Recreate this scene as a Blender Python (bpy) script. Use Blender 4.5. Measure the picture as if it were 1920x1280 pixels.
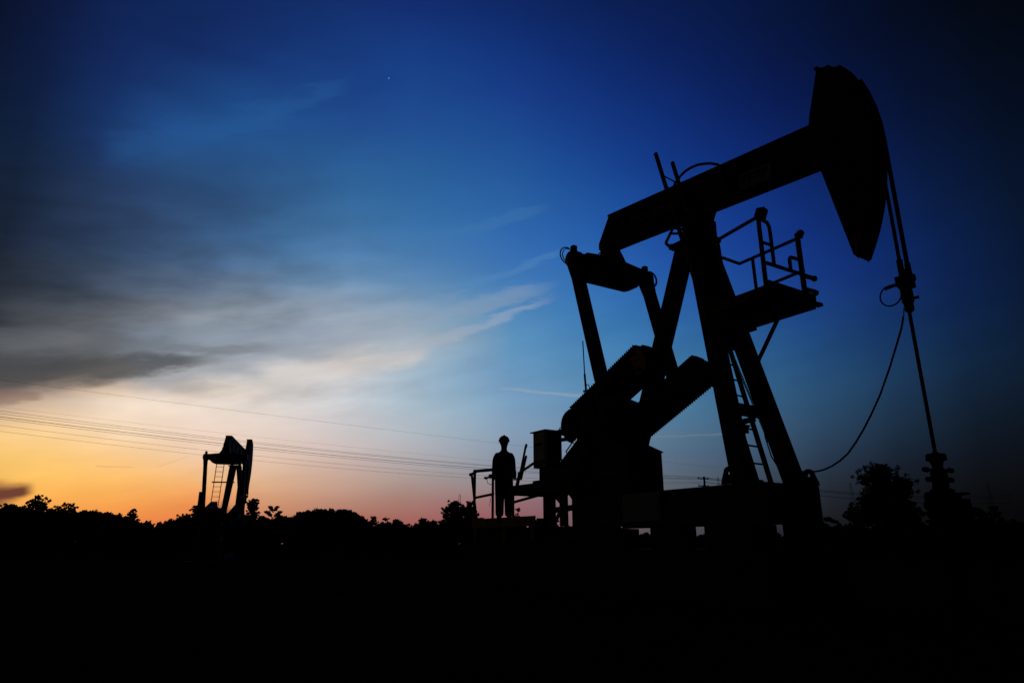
import bpy, bmesh, math, random
from math import radians, sin, cos, pi, atan, atan2, sqrt
from mathutils import Vector, Matrix, noise
import numpy as np

for o in list(bpy.data.objects): bpy.data.objects.remove(o, do_unlink=True)
scene = bpy.context.scene
COL = scene.collection

# ------------------------------------------------------------------ camera
PITCH = atan(378.9 / 1252.0)
EYE = 0.70
cam_d = bpy.data.cameras.new("camera"); cam = bpy.data.objects.new("camera", cam_d); COL.objects.link(cam)
cam_d.sensor_width = 36.0; cam_d.lens = 1252.0 / 1920.0 * 36.0
cam_d.clip_start = 0.1; cam_d.clip_end = 6000
cam.location = (0, 0, EYE); cam.rotation_euler = (pi / 2 + PITCH, 0, 0)
scene.camera = cam
# slight shallow focus: the far unit, the trees and the near well string are a touch soft
cam_d.dof.use_dof = True; cam_d.dof.focus_distance = 13.0; cam_d.dof.aperture_fstop = 2.8

# ------------------------------------------------------------------ exposure
scene.view_settings.view_transform = 'Standard'
scene.view_settings.look = 'None'
scene.view_settings.exposure = 0.0
scene.view_settings.gamma = 1.0
scene.view_settings.use_curve_mapping = False

# ------------------------------------------------------------------ world: dusk sky, afterglow low in the west (left)
SKY_AZ=[-50, -45, -40, -35, -30, -25, -20, -15, -10, -5, 0, 5, 10, 15, 20, 25, 30, 35, 40, 45, 50]
SKY_EL=[0, 1, 2.2, 3.4, 4.6, 5.8, 7, 8, 9, 10, 11, 12, 13, 14.2, 15.5, 17, 18.5, 20, 22, 24, 26, 28.5, 31, 34, 37, 40, 43, 47]
SKY=[[(135,66,42),(142,78,44),(155,104,48),(160,121,59),(163,129,70),(164,134,85),(134,112,88),(86,74,70),(51,50,51),(51,52,55),(55,56,59),(44,46,50),(36,38,44),(28,31,39),(21,27,37),(18,23,37),(15,22,37),(13,22,37),(9,21,37),(7,19,36),(6,16,35),(4,11,29),(4,9,25),(3,8,22),(3,7,20),(3,6,18),(2,6,15),(2,4,12)],
[(173,84,54),(179,96,55),(194,127,59),(201,148,71),(203,159,83),(204,165,98),(196,162,111),(154,129,108),(89,78,74),(62,61,63),(63,64,68),(68,69,73),(56,58,62),(44,47,53),(34,38,47),(26,33,45),(21,28,44),(18,27,44),(15,26,44),(11,25,43),(9,22,43),(7,18,40),(5,13,34),(4,10,28),(4,9,25),(3,8,23),(4,9,25),(4,10,25)],
[(204,100,64),(211,111,65),(227,146,68),(234,169,80),(237,183,93),(239,191,107),(239,195,125),(209,173,128),(163,137,124),(80,73,71),(71,71,73),(74,76,79),(77,79,84),(62,64,70),(49,52,60),(37,43,54),(29,37,51),(24,32,50),(21,32,52),(18,32,54),(15,31,57),(12,30,61),(11,27,62),(10,24,61),(10,23,59),(9,22,57),(9,21,54),(7,19,48)],
[(227,112,70),(231,122,71),(246,157,74),(252,180,86),(254,196,101),(254,202,118),(252,207,139),(248,209,156),(234,202,167),(198,174,154),(118,104,96),(88,88,89),(92,94,97),(95,98,103),(87,91,98),(67,74,85),(51,62,78),(41,55,77),(37,53,80),(35,52,82),(31,52,89),(25,50,96),(20,48,100),(17,39,92),(14,36,87),(12,33,80),(11,30,73),(10,26,62)],
[(227,111,71),(230,120,72),(243,151,74),(249,173,87),(251,190,107),(251,198,130),(249,208,157),(248,217,183),(246,221,195),(244,222,201),(231,204,177),(166,152,138),(128,123,120),(114,116,118),(113,116,122),(103,109,120),(83,94,111),(64,81,105),(52,75,107),(45,68,103),(41,68,108),(37,73,120),(32,75,134),(24,58,116),(17,41,96),(14,38,90),(13,35,82),(11,30,70)],
[(216,105,70),(219,110,71),(233,132,73),(239,154,89),(241,178,113),(240,193,148),(239,205,177),(240,211,190),(240,216,200),(238,220,205),(235,219,206),(223,207,191),(199,188,176),(160,159,157),(135,138,144),(128,136,145),(113,124,138),(95,112,134),(70,98,133),(54,88,129),(47,79,120),(41,79,126),(35,81,138),(29,75,135),(21,51,113),(17,43,100),(14,38,91),(13,33,79)],
[(189,105,80),(192,109,83),(206,133,98),(215,155,117),(221,175,139),(223,187,160),(225,197,179),(225,202,189),(226,208,198),(223,210,203),(221,213,207),(213,206,202),(205,200,197),(198,195,193),(166,168,171),(151,158,168),(136,149,163),(121,139,160),(89,121,156),(66,109,155),(54,96,140),(46,90,139),(38,84,139),(30,74,137),(24,61,125),(19,50,113),(17,43,101),(15,38,89)],
[(170,89,78),(171,93,82),(177,118,99),(186,139,118),(197,158,139),(203,172,158),(206,185,177),(206,191,187),(206,198,197),(205,200,202),(202,201,204),(198,200,204),(196,197,201),(198,196,196),(190,188,188),(173,176,183),(154,165,180),(135,156,180),(103,140,176),(79,125,172),(62,113,162),(50,102,153),(42,92,149),(32,74,139),(25,63,131),(21,56,123),(18,45,108),(15,39,95)],
[(165,83,82),(165,87,84),(166,107,98),(168,126,115),(173,146,138),(178,161,157),(183,174,175),(184,181,185),(183,187,193),(180,189,198),(176,190,200),(171,189,202),(167,186,201),(166,184,197),(171,181,191),(166,175,184),(148,167,183),(124,154,181),(95,136,177),(74,123,173),(59,113,167),(48,103,159),(41,93,152),(33,79,145),(26,68,137),(22,59,128),(18,45,112),(15,38,98)],
[(158,81,86),(158,84,88),(157,98,98),(156,115,113),(155,136,136),(156,151,155),(159,162,171),(159,168,180),(157,173,187),(154,175,192),(149,175,194),(144,174,197),(140,171,196),(135,168,194),(137,166,191),(139,164,185),(125,158,185),(105,146,182),(82,130,178),(66,118,174),(55,110,170),(45,101,162),(38,91,153),(31,78,146),(25,66,137),(20,56,127),(16,44,109),(14,36,94)],
[(140,80,88),(141,82,90),(147,92,99),(148,107,113),(142,129,135),(137,141,152),(132,145,165),(131,150,172),(130,154,179),(127,156,184),(122,156,187),(117,156,190),(112,153,189),(106,150,188),(99,148,188),(92,145,187),(86,140,185),(78,133,183),(66,122,180),(56,111,177),(48,104,173),(42,97,162),(35,86,154),(28,74,144),(23,61,135),(18,51,123),(14,41,104),(12,34,88)],
[(111,81,89),(113,83,91),(118,91,99),(122,102,111),(121,119,127),(118,128,142),(115,133,154),(113,137,162),(112,141,169),(109,144,174),(105,144,178),(100,144,181),(95,142,180),(89,139,180),(82,136,181),(75,132,182),(69,127,182),(62,122,181),(54,112,178),(47,103,174),(41,96,169),(34,87,158),(28,77,149),(23,64,138),(19,53,126),(15,44,113),(12,36,95),(10,30,81)],
[(90,78,86),(91,80,87),(96,85,93),(100,94,103),(101,107,117),(100,114,130),(97,118,141),(96,123,149),(95,127,156),(92,130,161),(88,131,166),(84,131,168),(79,129,169),(74,126,170),(67,123,171),(60,119,172),(54,114,174),(50,108,174),(43,100,172),(38,92,169),(33,85,162),(27,76,152),(22,65,141),(18,55,129),(15,45,115),(12,38,101),(10,31,85),(9,26,74)],
[(70,68,74),(72,69,75),(76,73,81),(79,80,90),(81,91,103),(81,97,115),(79,102,127),(78,107,133),(78,111,140),(75,114,146),(72,116,150),(69,116,153),(65,115,154),(59,113,156),(54,110,157),(49,104,159),(44,98,161),(39,92,162),(34,84,161),(29,76,158),(25,70,151),(21,62,140),(17,53,129),(14,45,117),(12,38,103),(10,31,89),(9,27,77),(8,24,68)],
[(39,41,47),(41,43,49),(46,49,58),(51,58,70),(56,69,84),(58,77,97),(59,83,108),(59,88,115),(59,93,122),(57,95,128),(54,97,133),(52,97,136),(49,96,138),(45,94,140),(42,91,142),(38,86,146),(34,81,149),(30,76,150),(26,69,148),(22,62,144),(19,57,136),(16,50,125),(13,43,114),(11,36,100),(9,30,87),(8,26,76),(7,24,68),(6,21,60)],
[(21,23,28),(22,24,30),(25,29,35),(29,35,45),(34,44,57),(37,51,70),(39,59,82),(41,65,91),(42,70,99),(41,73,105),(40,76,110),(39,76,114),(37,77,118),(34,75,121),(31,72,124),(28,68,128),(25,64,131),(22,59,132),(19,54,130),(16,49,124),(14,45,116),(12,39,106),(10,33,95),(8,26,81),(7,22,69),(6,21,61),(6,19,56),(5,17,49)],
[(11,12,15),(11,13,16),(12,15,20),(15,19,26),(17,25,34),(20,30,45),(22,37,55),(24,43,63),(26,47,70),(26,51,77),(27,53,84),(26,56,89),(25,56,93),(23,55,97),(21,53,101),(19,50,104),(17,47,107),(15,44,108),(12,41,105),(11,38,98),(10,34,90),(8,28,81),(7,24,71),(6,20,60),(5,17,51),(4,15,45),(4,14,42),(4,13,38)],
[(6,6,8),(6,7,9),(6,8,11),(7,10,15),(9,14,20),(10,17,27),(11,21,33),(12,25,39),(13,28,45),(14,31,51),(15,34,57),(15,36,62),(14,37,66),(13,37,70),(12,37,74),(11,35,77),(10,33,78),(9,32,77),(8,30,74),(8,28,68),(7,25,63),(6,21,56),(5,17,48),(4,14,41),(3,11,33),(2,10,30),(2,9,28),(2,8,26)],
[(4,4,6),(4,4,6),(4,5,8),(5,7,11),(5,9,14),(6,11,18),(7,14,24),(7,16,28),(9,19,32),(10,21,36),(10,23,39),(9,24,42),(9,25,44),(8,25,47),(8,24,49),(7,23,50),(6,22,49),(6,21,48),(6,21,46),(5,19,43),(4,17,40),(4,14,35),(3,12,30),(2,9,23),(2,6,17),(2,6,16),(2,5,16),(1,5,15)],
[(3,3,4),(3,3,4),(3,4,6),(4,5,8),(4,7,11),(4,9,15),(5,11,19),(6,13,22),(7,15,26),(7,17,28),(7,18,31),(7,18,33),(6,19,35),(6,18,37),(5,18,38),(5,17,38),(4,16,37),(5,16,35),(4,15,32),(3,13,30),(3,11,26),(2,9,22),(2,7,16),(1,4,10),(1,4,9),(1,3,8),(1,3,8),(1,3,8)],
[(1,1,2),(1,1,2),(1,2,3),(2,3,4),(2,4,6),(3,5,9),(3,7,12),(4,8,14),(4,9,16),(4,10,18),(4,11,19),(4,11,21),(4,11,23),(3,11,24),(3,11,24),(3,10,24),(3,10,23),(3,10,22),(2,9,20),(2,8,18),(2,7,16),(1,5,12),(1,3,8),(1,3,7),(1,2,6),(1,2,6),(1,2,5),(0,2,4)]]
STAR=(-0.169199,0.773134,0.611258)

def lin(c):
    c /= 255.0
    return c / 12.92 if c <= 0.04045 else ((c + 0.055) / 1.055) ** 2.4
world = bpy.data.worlds.new("World"); scene.world = world; world.use_nodes = True
wn = world.node_tree.nodes; wl = world.node_tree.links; wn.clear()
def N(t, **k):
    n = wn.new(t)
    for a, b in k.items(): setattr(n, a, b)
    return n
def M(op, a, b=None, c=None, clamp=False):
    n = wn.new('ShaderNodeMath'); n.operation = op; n.use_clamp = clamp
    for i, v in enumerate((a, b, c)):
        if v is None: continue
        if isinstance(v, (int, float)): n.inputs[i].default_value = v
        else: wl.new(v, n.inputs[i])
    return n.outputs[0]
def MR(v, a, b, c, d, smooth=False):
    n = wn.new('ShaderNodeMapRange'); n.interpolation_type = 'SMOOTHSTEP' if smooth else 'LINEAR'
    wl.new(v, n.inputs[0])
    for i, q in zip((1, 2, 3, 4), (a, b, c, d)): n.inputs[i].default_value = q
    return n.outputs[0]
def mixc(f, a, b, mode='MIX'):
    n = wn.new('ShaderNodeMix'); n.data_type = 'RGBA'; n.blend_type = mode
    for s, v in ((n.inputs[0], f), (n.inputs[6], a), (n.inputs[7], b)):
        if isinstance(v, (int, float)): s.default_value = v
        elif isinstance(v, tuple): s.default_value = v
        else: wl.new(v, s)
    return n.outputs[2]
tc = N('ShaderNodeTexCoord'); sep = N('ShaderNodeSeparateXYZ'); wl.new(tc.outputs['Generated'], sep.inputs[0])
DX, DY, DZ = sep.outputs
az0 = M('MULTIPLY', M('ARCTAN2', DX, DY), 180 / pi)
el0 = M('MULTIPLY', M('ARCSINE', M('MAXIMUM', M('MINIMUM', DZ, 1.0), -1.0)), 180 / pi)
# cloud texture: stretched noise in azimuth/elevation, sheared so that the streaks climb to the right
cmb = N('ShaderNodeCombineXYZ')
wl.new(M('MULTIPLY', az0, 0.055), cmb.inputs[0])
wl.new(M('MULTIPLY', M('SUBTRACT', el0, M('MULTIPLY', az0, 0.16)), 0.20), cmb.inputs[1])
def cloudnoise(scale, detail, rough, z):
    n = N('ShaderNodeTexNoise'); n.inputs['Scale'].default_value = scale; n.inputs['Detail'].default_value = detail
    n.inputs['Roughness'].default_value = rough
    a = N('ShaderNodeVectorMath'); a.operation = 'ADD'; a.inputs[1].default_value = (z, z * 1.7, z * .3)
    wl.new(cmb.outputs[0], a.inputs[0]); wl.new(a.outputs[0], n.inputs['Vector'])
    return n.outputs[0]
nA = cloudnoise(1.0, 4, .5, 3.1); nB = cloudnoise(1.5, 5, .5, 8.7); nC = cloudnoise(3.0, 6, .52, 1.3)
leftw = MR(az0, -2, -26, 0.0, 1.0, True)               # clouds thicken to the left
loww = MR(el0, 9.0, 12.5, 0.0, 1.0, True)              # and stop above the clear glow
wob = M('MULTIPLY', M('ADD', M('MULTIPLY', leftw, .8), .2), M('MULTIPLY', M('ADD', M('MULTIPLY', loww, .8), .2), MR(el0, 32, 17, .3, 1.0, True)))
az = M('ADD', az0, M('MULTIPLY', M('SUBTRACT', nA, .5), M('MULTIPLY', wob, 6.0)))
el = M('ADD', el0, M('MULTIPLY', M('SUBTRACT', nB, .38), M('MULTIPLY', wob, 4.5)))
elf = M('DIVIDE', el, 50.0)
acc = None
for i, a in enumerate(SKY_AZ):
    r = N('ShaderNodeValToRGB'); cr = r.color_ramp; cr.interpolation = 'LINEAR'
    rgb = [(lin(c[0]), lin(c[1]), lin(c[2]), 1) for c in SKY[i]]
    while len(cr.elements) > 1: cr.elements.remove(cr.elements[-1])
    cr.elements[0].position = 0; cr.elements[0].color = rgb[0]
    for e, c in list(zip(SKY_EL, rgb))[1:]:
        el_ = cr.elements.new(e / 50.0); el_.color = c
    el_ = cr.elements.new(1.0); el_.color = tuple(q * .7 for q in rgb[-1][:3]) + (1,)
    wl.new(elf, r.inputs[0])
    w = M('MAXIMUM', M('SUBTRACT', 1.0, M('ABSOLUTE', M('DIVIDE', M('SUBTRACT', az, float(a)), 5.0))), 0.0)
    v = N('ShaderNodeVectorMath'); v.operation = 'SCALE'; wl.new(r.outputs[0], v.inputs[0]); wl.new(w, v.inputs[3])
    if acc is None: acc = v.outputs[0]
    else:
        s = N('ShaderNodeVectorMath'); s.operation = 'ADD'; wl.new(acc, s.inputs[0]); wl.new(v.outputs[0], s.inputs[1]); acc = s.outputs[0]
# light and dark streaks in the cloud deck
streak = M('MULTIPLY', M('SUBTRACT', nC, .5), M('MULTIPLY', M('MULTIPLY', wob, MR(el0, 26, 17, .7, 1.0, True)), 1.35))
streak = M('ADD', 1.0, streak)
v = N('ShaderNodeVectorMath'); v.operation = 'SCALE'; wl.new(acc, v.inputs[0]); wl.new(streak, v.inputs[3]); acc = v.outputs[0]
def band(p, q, wa, wb, soft, lo, hi, zoff):
    """soft wisp along the line p-q in (azimuth, elevation) degrees, half width wa at p and wb at q, broken up by noise"""
    dx, dy = q[0] - p[0], q[1] - p[1]; L = sqrt(dx * dx + dy * dy); ux, uy = dx / L, dy / L
    ax = M('SUBTRACT', az0, p[0]); ey = M('SUBTRACT', el0, p[1])
    t = M('DIVIDE', M('ADD', M('MULTIPLY', ax, ux), M('MULTIPLY', ey, uy)), L)
    d = M('SUBTRACT', M('MULTIPLY', ey, ux), M('MULTIPLY', ax, uy))
    nn = cloudnoise(4.5, 7, .62, zoff)
    d = M('ADD', d, M('MULTIPLY', M('SUBTRACT', nn, .5), soft))
    w = M('ADD', M('MULTIPLY', t, wb - wa), wa)
    prof = M('SUBTRACT', 1.0, M('DIVIDE', M('ABSOLUTE', d), M('MAXIMUM', w, .05)), clamp=True)
    ends = M('MULTIPLY', MR(t, lo, lo + .2, 0, 1, True), MR(t, hi - .25, hi, 1, 0, True))
    return M('MULTIPLY', MR(prof, 0, .8, 0, 1, True), ends)
def C(r, g, b): return (lin(r), lin(g), lin(b), 1)
acc = mixc(M('MULTIPLY', band((-20.95, 15.35), (-0.98, 20.49), 3.2, 1.2, 3.0, -0.6, 1.3, 21.0), 0.46), acc, C(140, 158, 180))
acc = mixc(M('MULTIPLY', band((-18.21, 13.41), (-9.4, 15.18), 1.3, 1.0, 1.6, -0.4, 1.3, 2.2), 0.55), acc, C(214, 206, 200))
acc = mixc(M('MULTIPLY', band((-11.23, 14.91), (2.43, 20.2), 0.8, 0.45, 1.7, -0.25, 1.15, 5.2), 0.3), acc, C(182, 182, 190))
acc = mixc(M('MULTIPLY', band((-2.94, 21.83), (3.97, 24.16), 0.7, 0.5, 1.8, -0.3, 1.2, 15.2), 0.35), acc, C(84, 136, 186))
acc = mixc(M('MULTIPLY', band((-8.95, 25.2), (2.03, 27.67), 1.0, 0.6, 2.4, -0.3, 1.2, 17.2), 0.3), acc, C(66, 120, 172))
acc = mixc(M('MULTIPLY', band((-0.94, 12.82), (6.04, 12.11), 0.14, 0.2, 0.5, -0.1, 1.3, 4.1), 0.5), acc, C(152, 164, 176))
acc = mixc(M('MULTIPLY', band((12.41, 8.54), (17.13, 8.49), 0.14, 0.14, 0.4, -0.2, 1.3, 6.6), 0.5), acc, C(112, 120, 136))
acc = mixc(M('MULTIPLY', band((-43.62, 10.1), (-27.52, 13.46), 2.7, 1.1, 2.2, -1.0, 1.25, 31.0), 0.8), acc, C(68, 69, 72))
acc = mixc(M('MULTIPLY', band((-36.91, 13.6), (-22.17, 15.01), 1.1, 0.8, 2.0, -0.4, 1.2, 33.0), 0.45), acc, C(98, 101, 106))
acc = mixc(M('MULTIPLY', band((-30.05, 29.94), (-18.68, 35.53), 1.6, 1.0, 3.0, -0.5, 1.3, 35.0), 0.3), acc, C(38, 92, 154))
acc = mixc(M('MULTIPLY', band((-38.46, 2.77), (-34.97, 3.61), 1.6, 0.6, 1.0, -0.6, 1.05, 7.3), 1.0), acc, C(108, 60, 48))
acc = mixc(M('MULTIPLY', band((-31.47, 5.34), (-29.61, 5.36), 0.1, 0.08, 0.2, -0.2, 1.3, 1.9), 0.4), acc, C(205, 160, 118))
acc = mixc(M('MULTIPLY', band((-27.53, 5.55), (-25.99, 6.26), 0.1, 0.08, 0.2, -0.2, 1.3, 3.9), 0.3), acc, C(215, 170, 130))
acc = mixc(M('MULTIPLY', band((-38.81, 9.19), (-35.63, 9.95), 0.9, 0.4, 1.8, -0.6, 1.1, 9.4), 0.55), acc, C(128, 98, 90))

# one faint star
dd = N('ShaderNodeVectorMath'); dd.operation = 'DOT_PRODUCT'; wl.new(tc.outputs['Generated'], dd.inputs[0]); dd.inputs[1].default_value = STAR
acc = mixc(M('GREATER_THAN', dd.outputs['Value'], 1 - 1.0e-7), acc, C(95, 125, 190))
# the sky behind the camera and overhead has already gone dark
fade = M('MULTIPLY', MR(M('ABSOLUTE', az0), 49.5, 75.0, 1.0, .08, True), MR(el0, 43, 62, 1.0, .15, True))
v = N('ShaderNodeVectorMath'); v.operation = 'SCALE'; wl.new(acc, v.inputs[0]); wl.new(fade, v.inputs[3]); acc = v.outputs[0]
bg = N('ShaderNodeBackground'); wl.new(acc, bg.inputs[0]); bg.inputs[1].default_value = 1.0
SUN_AZ = -52.0
sky = N('ShaderNodeTexSky'); sky.sky_type = 'NISHITA'; sky.sun_disc = False
sky.sun_elevation = radians(-4.0); sky.sun_rotation = radians(SUN_AZ)
bg2 = N('ShaderNodeBackground'); wl.new(sky.outputs[0], bg2.inputs[0]); bg2.inputs[1].default_value = 0.05
ad = N('ShaderNodeAddShader'); wl.new(bg.outputs[0], ad.inputs[0]); wl.new(bg2.outputs[0], ad.inputs[1])
wo = N('ShaderNodeOutputWorld'); wl.new(ad.outputs[0], wo.inputs[0])
world.cycles.sampling_method = 'MANUAL'; world.cycles.sample_map_resolution = 512

# weak warm lamp added low at left for rim glints; sunset has passed
sun_d = bpy.data.lights.new("sun", 'SUN'); sun = bpy.data.objects.new("sun", sun_d); COL.objects.link(sun)
sun_d.energy = 0.04; sun_d.angle = radians(8); sun_d.color = (1.0, .62, .32)
sd = Vector((sin(radians(SUN_AZ)) * cos(radians(2)), cos(radians(SUN_AZ)) * cos(radians(2)), sin(radians(2))))
sun.rotation_euler = sd.to_track_quat('Z', 'Y').to_euler()

# ------------------------------------------------------------------ materials
def pmat(name, col, rough=.6, metal=0.0, var=.35, scale=6.0, spec=.3, bump=.0, col2=None):
    m = bpy.data.materials.new(name); m.use_nodes = True
    nt = m.node_tree; b = nt.nodes['Principled BSDF']
    t = nt.nodes.new('ShaderNodeTexCoord')
    n = nt.nodes.new('ShaderNodeTexNoise'); n.inputs['Scale'].default_value = scale; n.inputs['Detail'].default_value = 6
    nt.links.new(t.outputs['Object'], n.inputs['Vector'])
    r = nt.nodes.new('ShaderNodeValToRGB'); nt.links.new(n.outputs[0], r.inputs[0])
    c2 = col2 or tuple(c * (1 - var) for c in col)
    r.color_ramp.elements[0].position = .38; r.color_ramp.elements[0].color = (*c2, 1)
    r.color_ramp.elements[1].position = .62; r.color_ramp.elements[1].color = (*col, 1)
    nt.links.new(r.outputs[0], b.inputs['Base Color'])
    b.inputs['Roughness'].default_value = rough; b.inputs['Metallic'].default_value = metal
    b.inputs['Specular IOR Level'].default_value = spec
    if bump:
        bp = nt.nodes.new('ShaderNodeBump'); bp.inputs['Strength'].default_value = bump; bp.inputs['Distance'].default_value = .03
        nt.links.new(n.outputs[0], bp.inputs['Height']); nt.links.new(bp.outputs[0], b.inputs['Normal'])
    return m
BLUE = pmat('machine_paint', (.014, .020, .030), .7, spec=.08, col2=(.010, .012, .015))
GREYP = pmat('grey_paint', (.035, .037, .04), .75, spec=.1)
YELL = pmat('safety_yellow_paint', (.19, .13, .035), .7, spec=.12, col2=(.08, .05, .02))
YELP = pmat('yellow_patch_paint', (.5, .36, .07), .8, spec=.05, col2=(.28, .18, .03))
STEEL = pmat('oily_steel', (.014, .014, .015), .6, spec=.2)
CABLE = pmat('wire_rope', (.03, .028, .026), .7, spec=.1, scale=60)
RUBBER = pmat('black_rubber', (.012, .012, .012), .8, spec=.1)
MATTE = pmat('greasy_matte_iron', (.008, .008, .009), 1.0, spec=.0)
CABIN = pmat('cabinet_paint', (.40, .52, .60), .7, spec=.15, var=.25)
SIGNW = pmat('sign_white', (.30, .34, .38), .7, spec=.1, var=.1)
SIGNF = pmat('faded_lettering', (.07, .11, .15), .8, spec=.05, var=.6, scale=9)
SIGNG = pmat('sign_grey', (.18, .32, .44), .7, spec=.1, var=.2)
SIGND = pmat('sign_dark', (.01, .012, .015), .8, spec=.05)
LEAFG = pmat('grass_blades', (.006, .007, .003), .95, spec=.0, col2=(.003, .004, .002))
CONC = pmat('stained_concrete', (.022, .021, .020), .9, spec=.05, scale=3, bump=.3)
BARK = pmat('bark', (.02, .016, .012), .95, spec=.02, scale=20)
LEAFD = pmat('foliage_dark', (.010, .013, .006), .9, spec=.02, scale=2, col2=(.006, .008, .004))
LEAFM = pmat('foliage_mid', (.016, .018, .008), .9, spec=.02, scale=2, col2=(.008, .010, .005))
WIRE = pmat('line_conductor', (.08, .05, .04), .8, spec=.05)
COVER = pmat('navy_coverall', (.018, .022, .04), .9, spec=.03, scale=14, bump=.2)
SKIN = pmat('skin', (.12, .07, .05), .7, spec=.1)
HELM = pmat('helmet_plastic', (.20, .19, .24), .5, spec=.2, var=.1)
TAPE = pmat('reflective_tape', (.10, .10, .11), .6, spec=.1)
BOOT = pmat('boot_leather', (.012, .01, .009), .8, spec=.1)

# ------------------------------------------------------------------ mesh helpers
class MB:
    def __init__(s): s.v = []; s.f = []; s.smooth = []
    def add(s, v, f, sm=False):
        n = len(s.v); s.v += [tuple(p) for p in v]; s.f += [tuple(i + n for i in q) for q in f]; s.smooth += [sm] * len(f)
        return s
    def box(s, x0, x1, y0, y1, z0, z1):
        v = [(x, y, z) for z in (z0, z1) for y in (y0, y1) for x in (x0, x1)]
        return s.add(v, [(0, 2, 3, 1), (4, 5, 7, 6), (0, 1, 5, 4), (2, 6, 7, 3), (0, 4, 6, 2), (1, 3, 7, 5)])
    def beam(s, p, q, w, h, ref=(0, 1, 0), w2=None, h2=None):
        """box beam p->q; w across 'ref', h along ref"""
        p, q = Vector(p), Vector(q); d = (q - p).normalized(); r = Vector(ref); r = (r - d * r.dot(d)).normalized(); u = d.cross(r)
        w2 = w2 or w; h2 = h2 or h; v = []
        for c, a, b in ((p, w, h), (q, w2, h2)):
            for sx, sy in ((-1, -1), (1, -1), (1, 1), (-1, 1)): v.append(c + u * sx * a / 2 + r * sy * b / 2)
        return s.add(v, [(3, 2, 1, 0), (4, 5, 6, 7), (0, 1, 5, 4), (1, 2, 6, 5), (2, 3, 7, 6), (3, 0, 4, 7)])
    def ibeam(s, p, q, w, h, ref=(0, 1, 0), t=.18):
        """I section: flanges at +-h/2 along ref, web thin"""
        p, q = Vector(p), Vector(q); d = (q - p).normalized(); r = Vector(ref); r = (r - d * r.dot(d)).normalized()
        for sg in (-1, 1):
            o = r * (h * (1 - t * .5) / 2) * sg
            s.beam(p + o, q + o, w, h * t * .5, ref)
        s.beam(p, q, w * t, h * (1 - t) - .002, ref)
        return s
    def prism(s, poly, y0, y1, axis='y'):
        n = len(poly)
        area = sum(poly[i][0] * poly[(i + 1) % n][1] - poly[(i + 1) % n][0] * poly[i][1] for i in range(n))
        if area < 0: poly = poly[::-1]
        def P(a, b, c): return {'y': (a, c, b), 'x': (c, a, b), 'z': (a, b, c)}[axis]
        v = [P(a, b, y0) for a, b in poly] + [P(a, b, y1) for a, b in poly]
        f = [tuple(range(n))[::1], tuple(range(2 * n - 1, n - 1, -1))] + [(i, i + n, (i + 1) % n + n, (i + 1) % n) for i in range(n)]
        return s.add(v, f)
    def tube(s, pts, r, n=8, closed=False, r2=None):
        pts = [Vector(p) for p in pts]; m = len(pts); v = []; f = []
        prev = None
        for i, p in enumerate(pts):
            if closed: t = pts[(i + 1) % m] - pts[i - 1]
            else: t = pts[min(i + 1, m - 1)] - pts[max(i - 1, 0)]
            t = t.normalized()
            if prev is None:
                a = Vector((0, 0, 1)) if abs(t.z) < .9 else Vector((1, 0, 0)); u = t.cross(a).normalized()
            else: u = (prev - t * prev.dot(t)).normalized()
            prev = u; w = t.cross(u); rr = r if r2 is None else r + (r2 - r) * i / (m - 1)
            for k in range(n):
                a = 2 * pi * k / n; v.append(p + u * cos(a) * rr + w * sin(a) * rr)
        for i in range(m if closed else m - 1):
            for k in range(n):
                a, b = i * n + k, i * n + (k + 1) % n; j = ((i + 1) % m) * n
                f.append((a, b, j + (k + 1) % n, j + k))
        s.add(v, f, True)
        if not closed:
            s.add(v[:n], [tuple(range(n))[::-1]]); s.add(v[-n:], [tuple(range(n))])
        return s
    def cyl(s, p, q, r, n=16, r2=None): return s.tube([p, q], r, n, False, r2)
    def lathe(s, prof, c, n=20, axis='z'):
        v = []; f = []; m = len(prof)
        for r, h in prof:
            for k in range(n):
                a = 2 * pi * k / n; x, y = r * cos(a), r * sin(a)
                d = {'z': (x, y, h), 'y': (x, h, -y), 'x': (h, x, y)}[axis]
                v.append((c[0] + d[0], c[1] + d[1], c[2] + d[2]))
        for i in range(m - 1):
            for k in range(n): f.append((i * n + k, i * n + (k + 1) % n, (i + 1) * n + (k + 1) % n, (i + 1) * n + k))
        s.add(v, f, True); s.add(v[:n], [tuple(range(n))[::-1]]); s.add(v[-n:], [tuple(range(n))])
        return s
    def torus(s, c, R, r, axis='y', a0=0, a1=360, n=20, m=8, sq=1.0):
        pts = []
        for i in range(n + (0 if a1 - a0 >= 360 else 1)):
            a = radians(a0 + (a1 - a0) * i / n); x, y = R * cos(a), R * sin(a) * sq
            d = {'y': (x, 0, y), 'x': (0, x, y), 'z': (x, y, 0)}[axis]; pts.append((c[0] + d[0], c[1] + d[1], c[2] + d[2]))
        return s.tube(pts, r, m, a1 - a0 >= 360)
    def sphere(s, c, r, n=12, sz=1.0):
        prof = [(max(1e-3, r * sin(pi * i / n)), -r * sz * cos(pi * i / n)) for i in range(n + 1)]
        return s.lathe(prof, c, n * 2)
    def rot(s, c, ang):
        """turn everything about the y axis through (cx, cz)"""
        ca, sa = cos(ang), sin(ang)
        s.v = [(c[0] + (x - c[0]) * ca - (z - c[1]) * sa, y, c[1] + (x - c[0]) * sa + (z - c[1]) * ca) for x, y, z in s.v]
        return s
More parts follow.
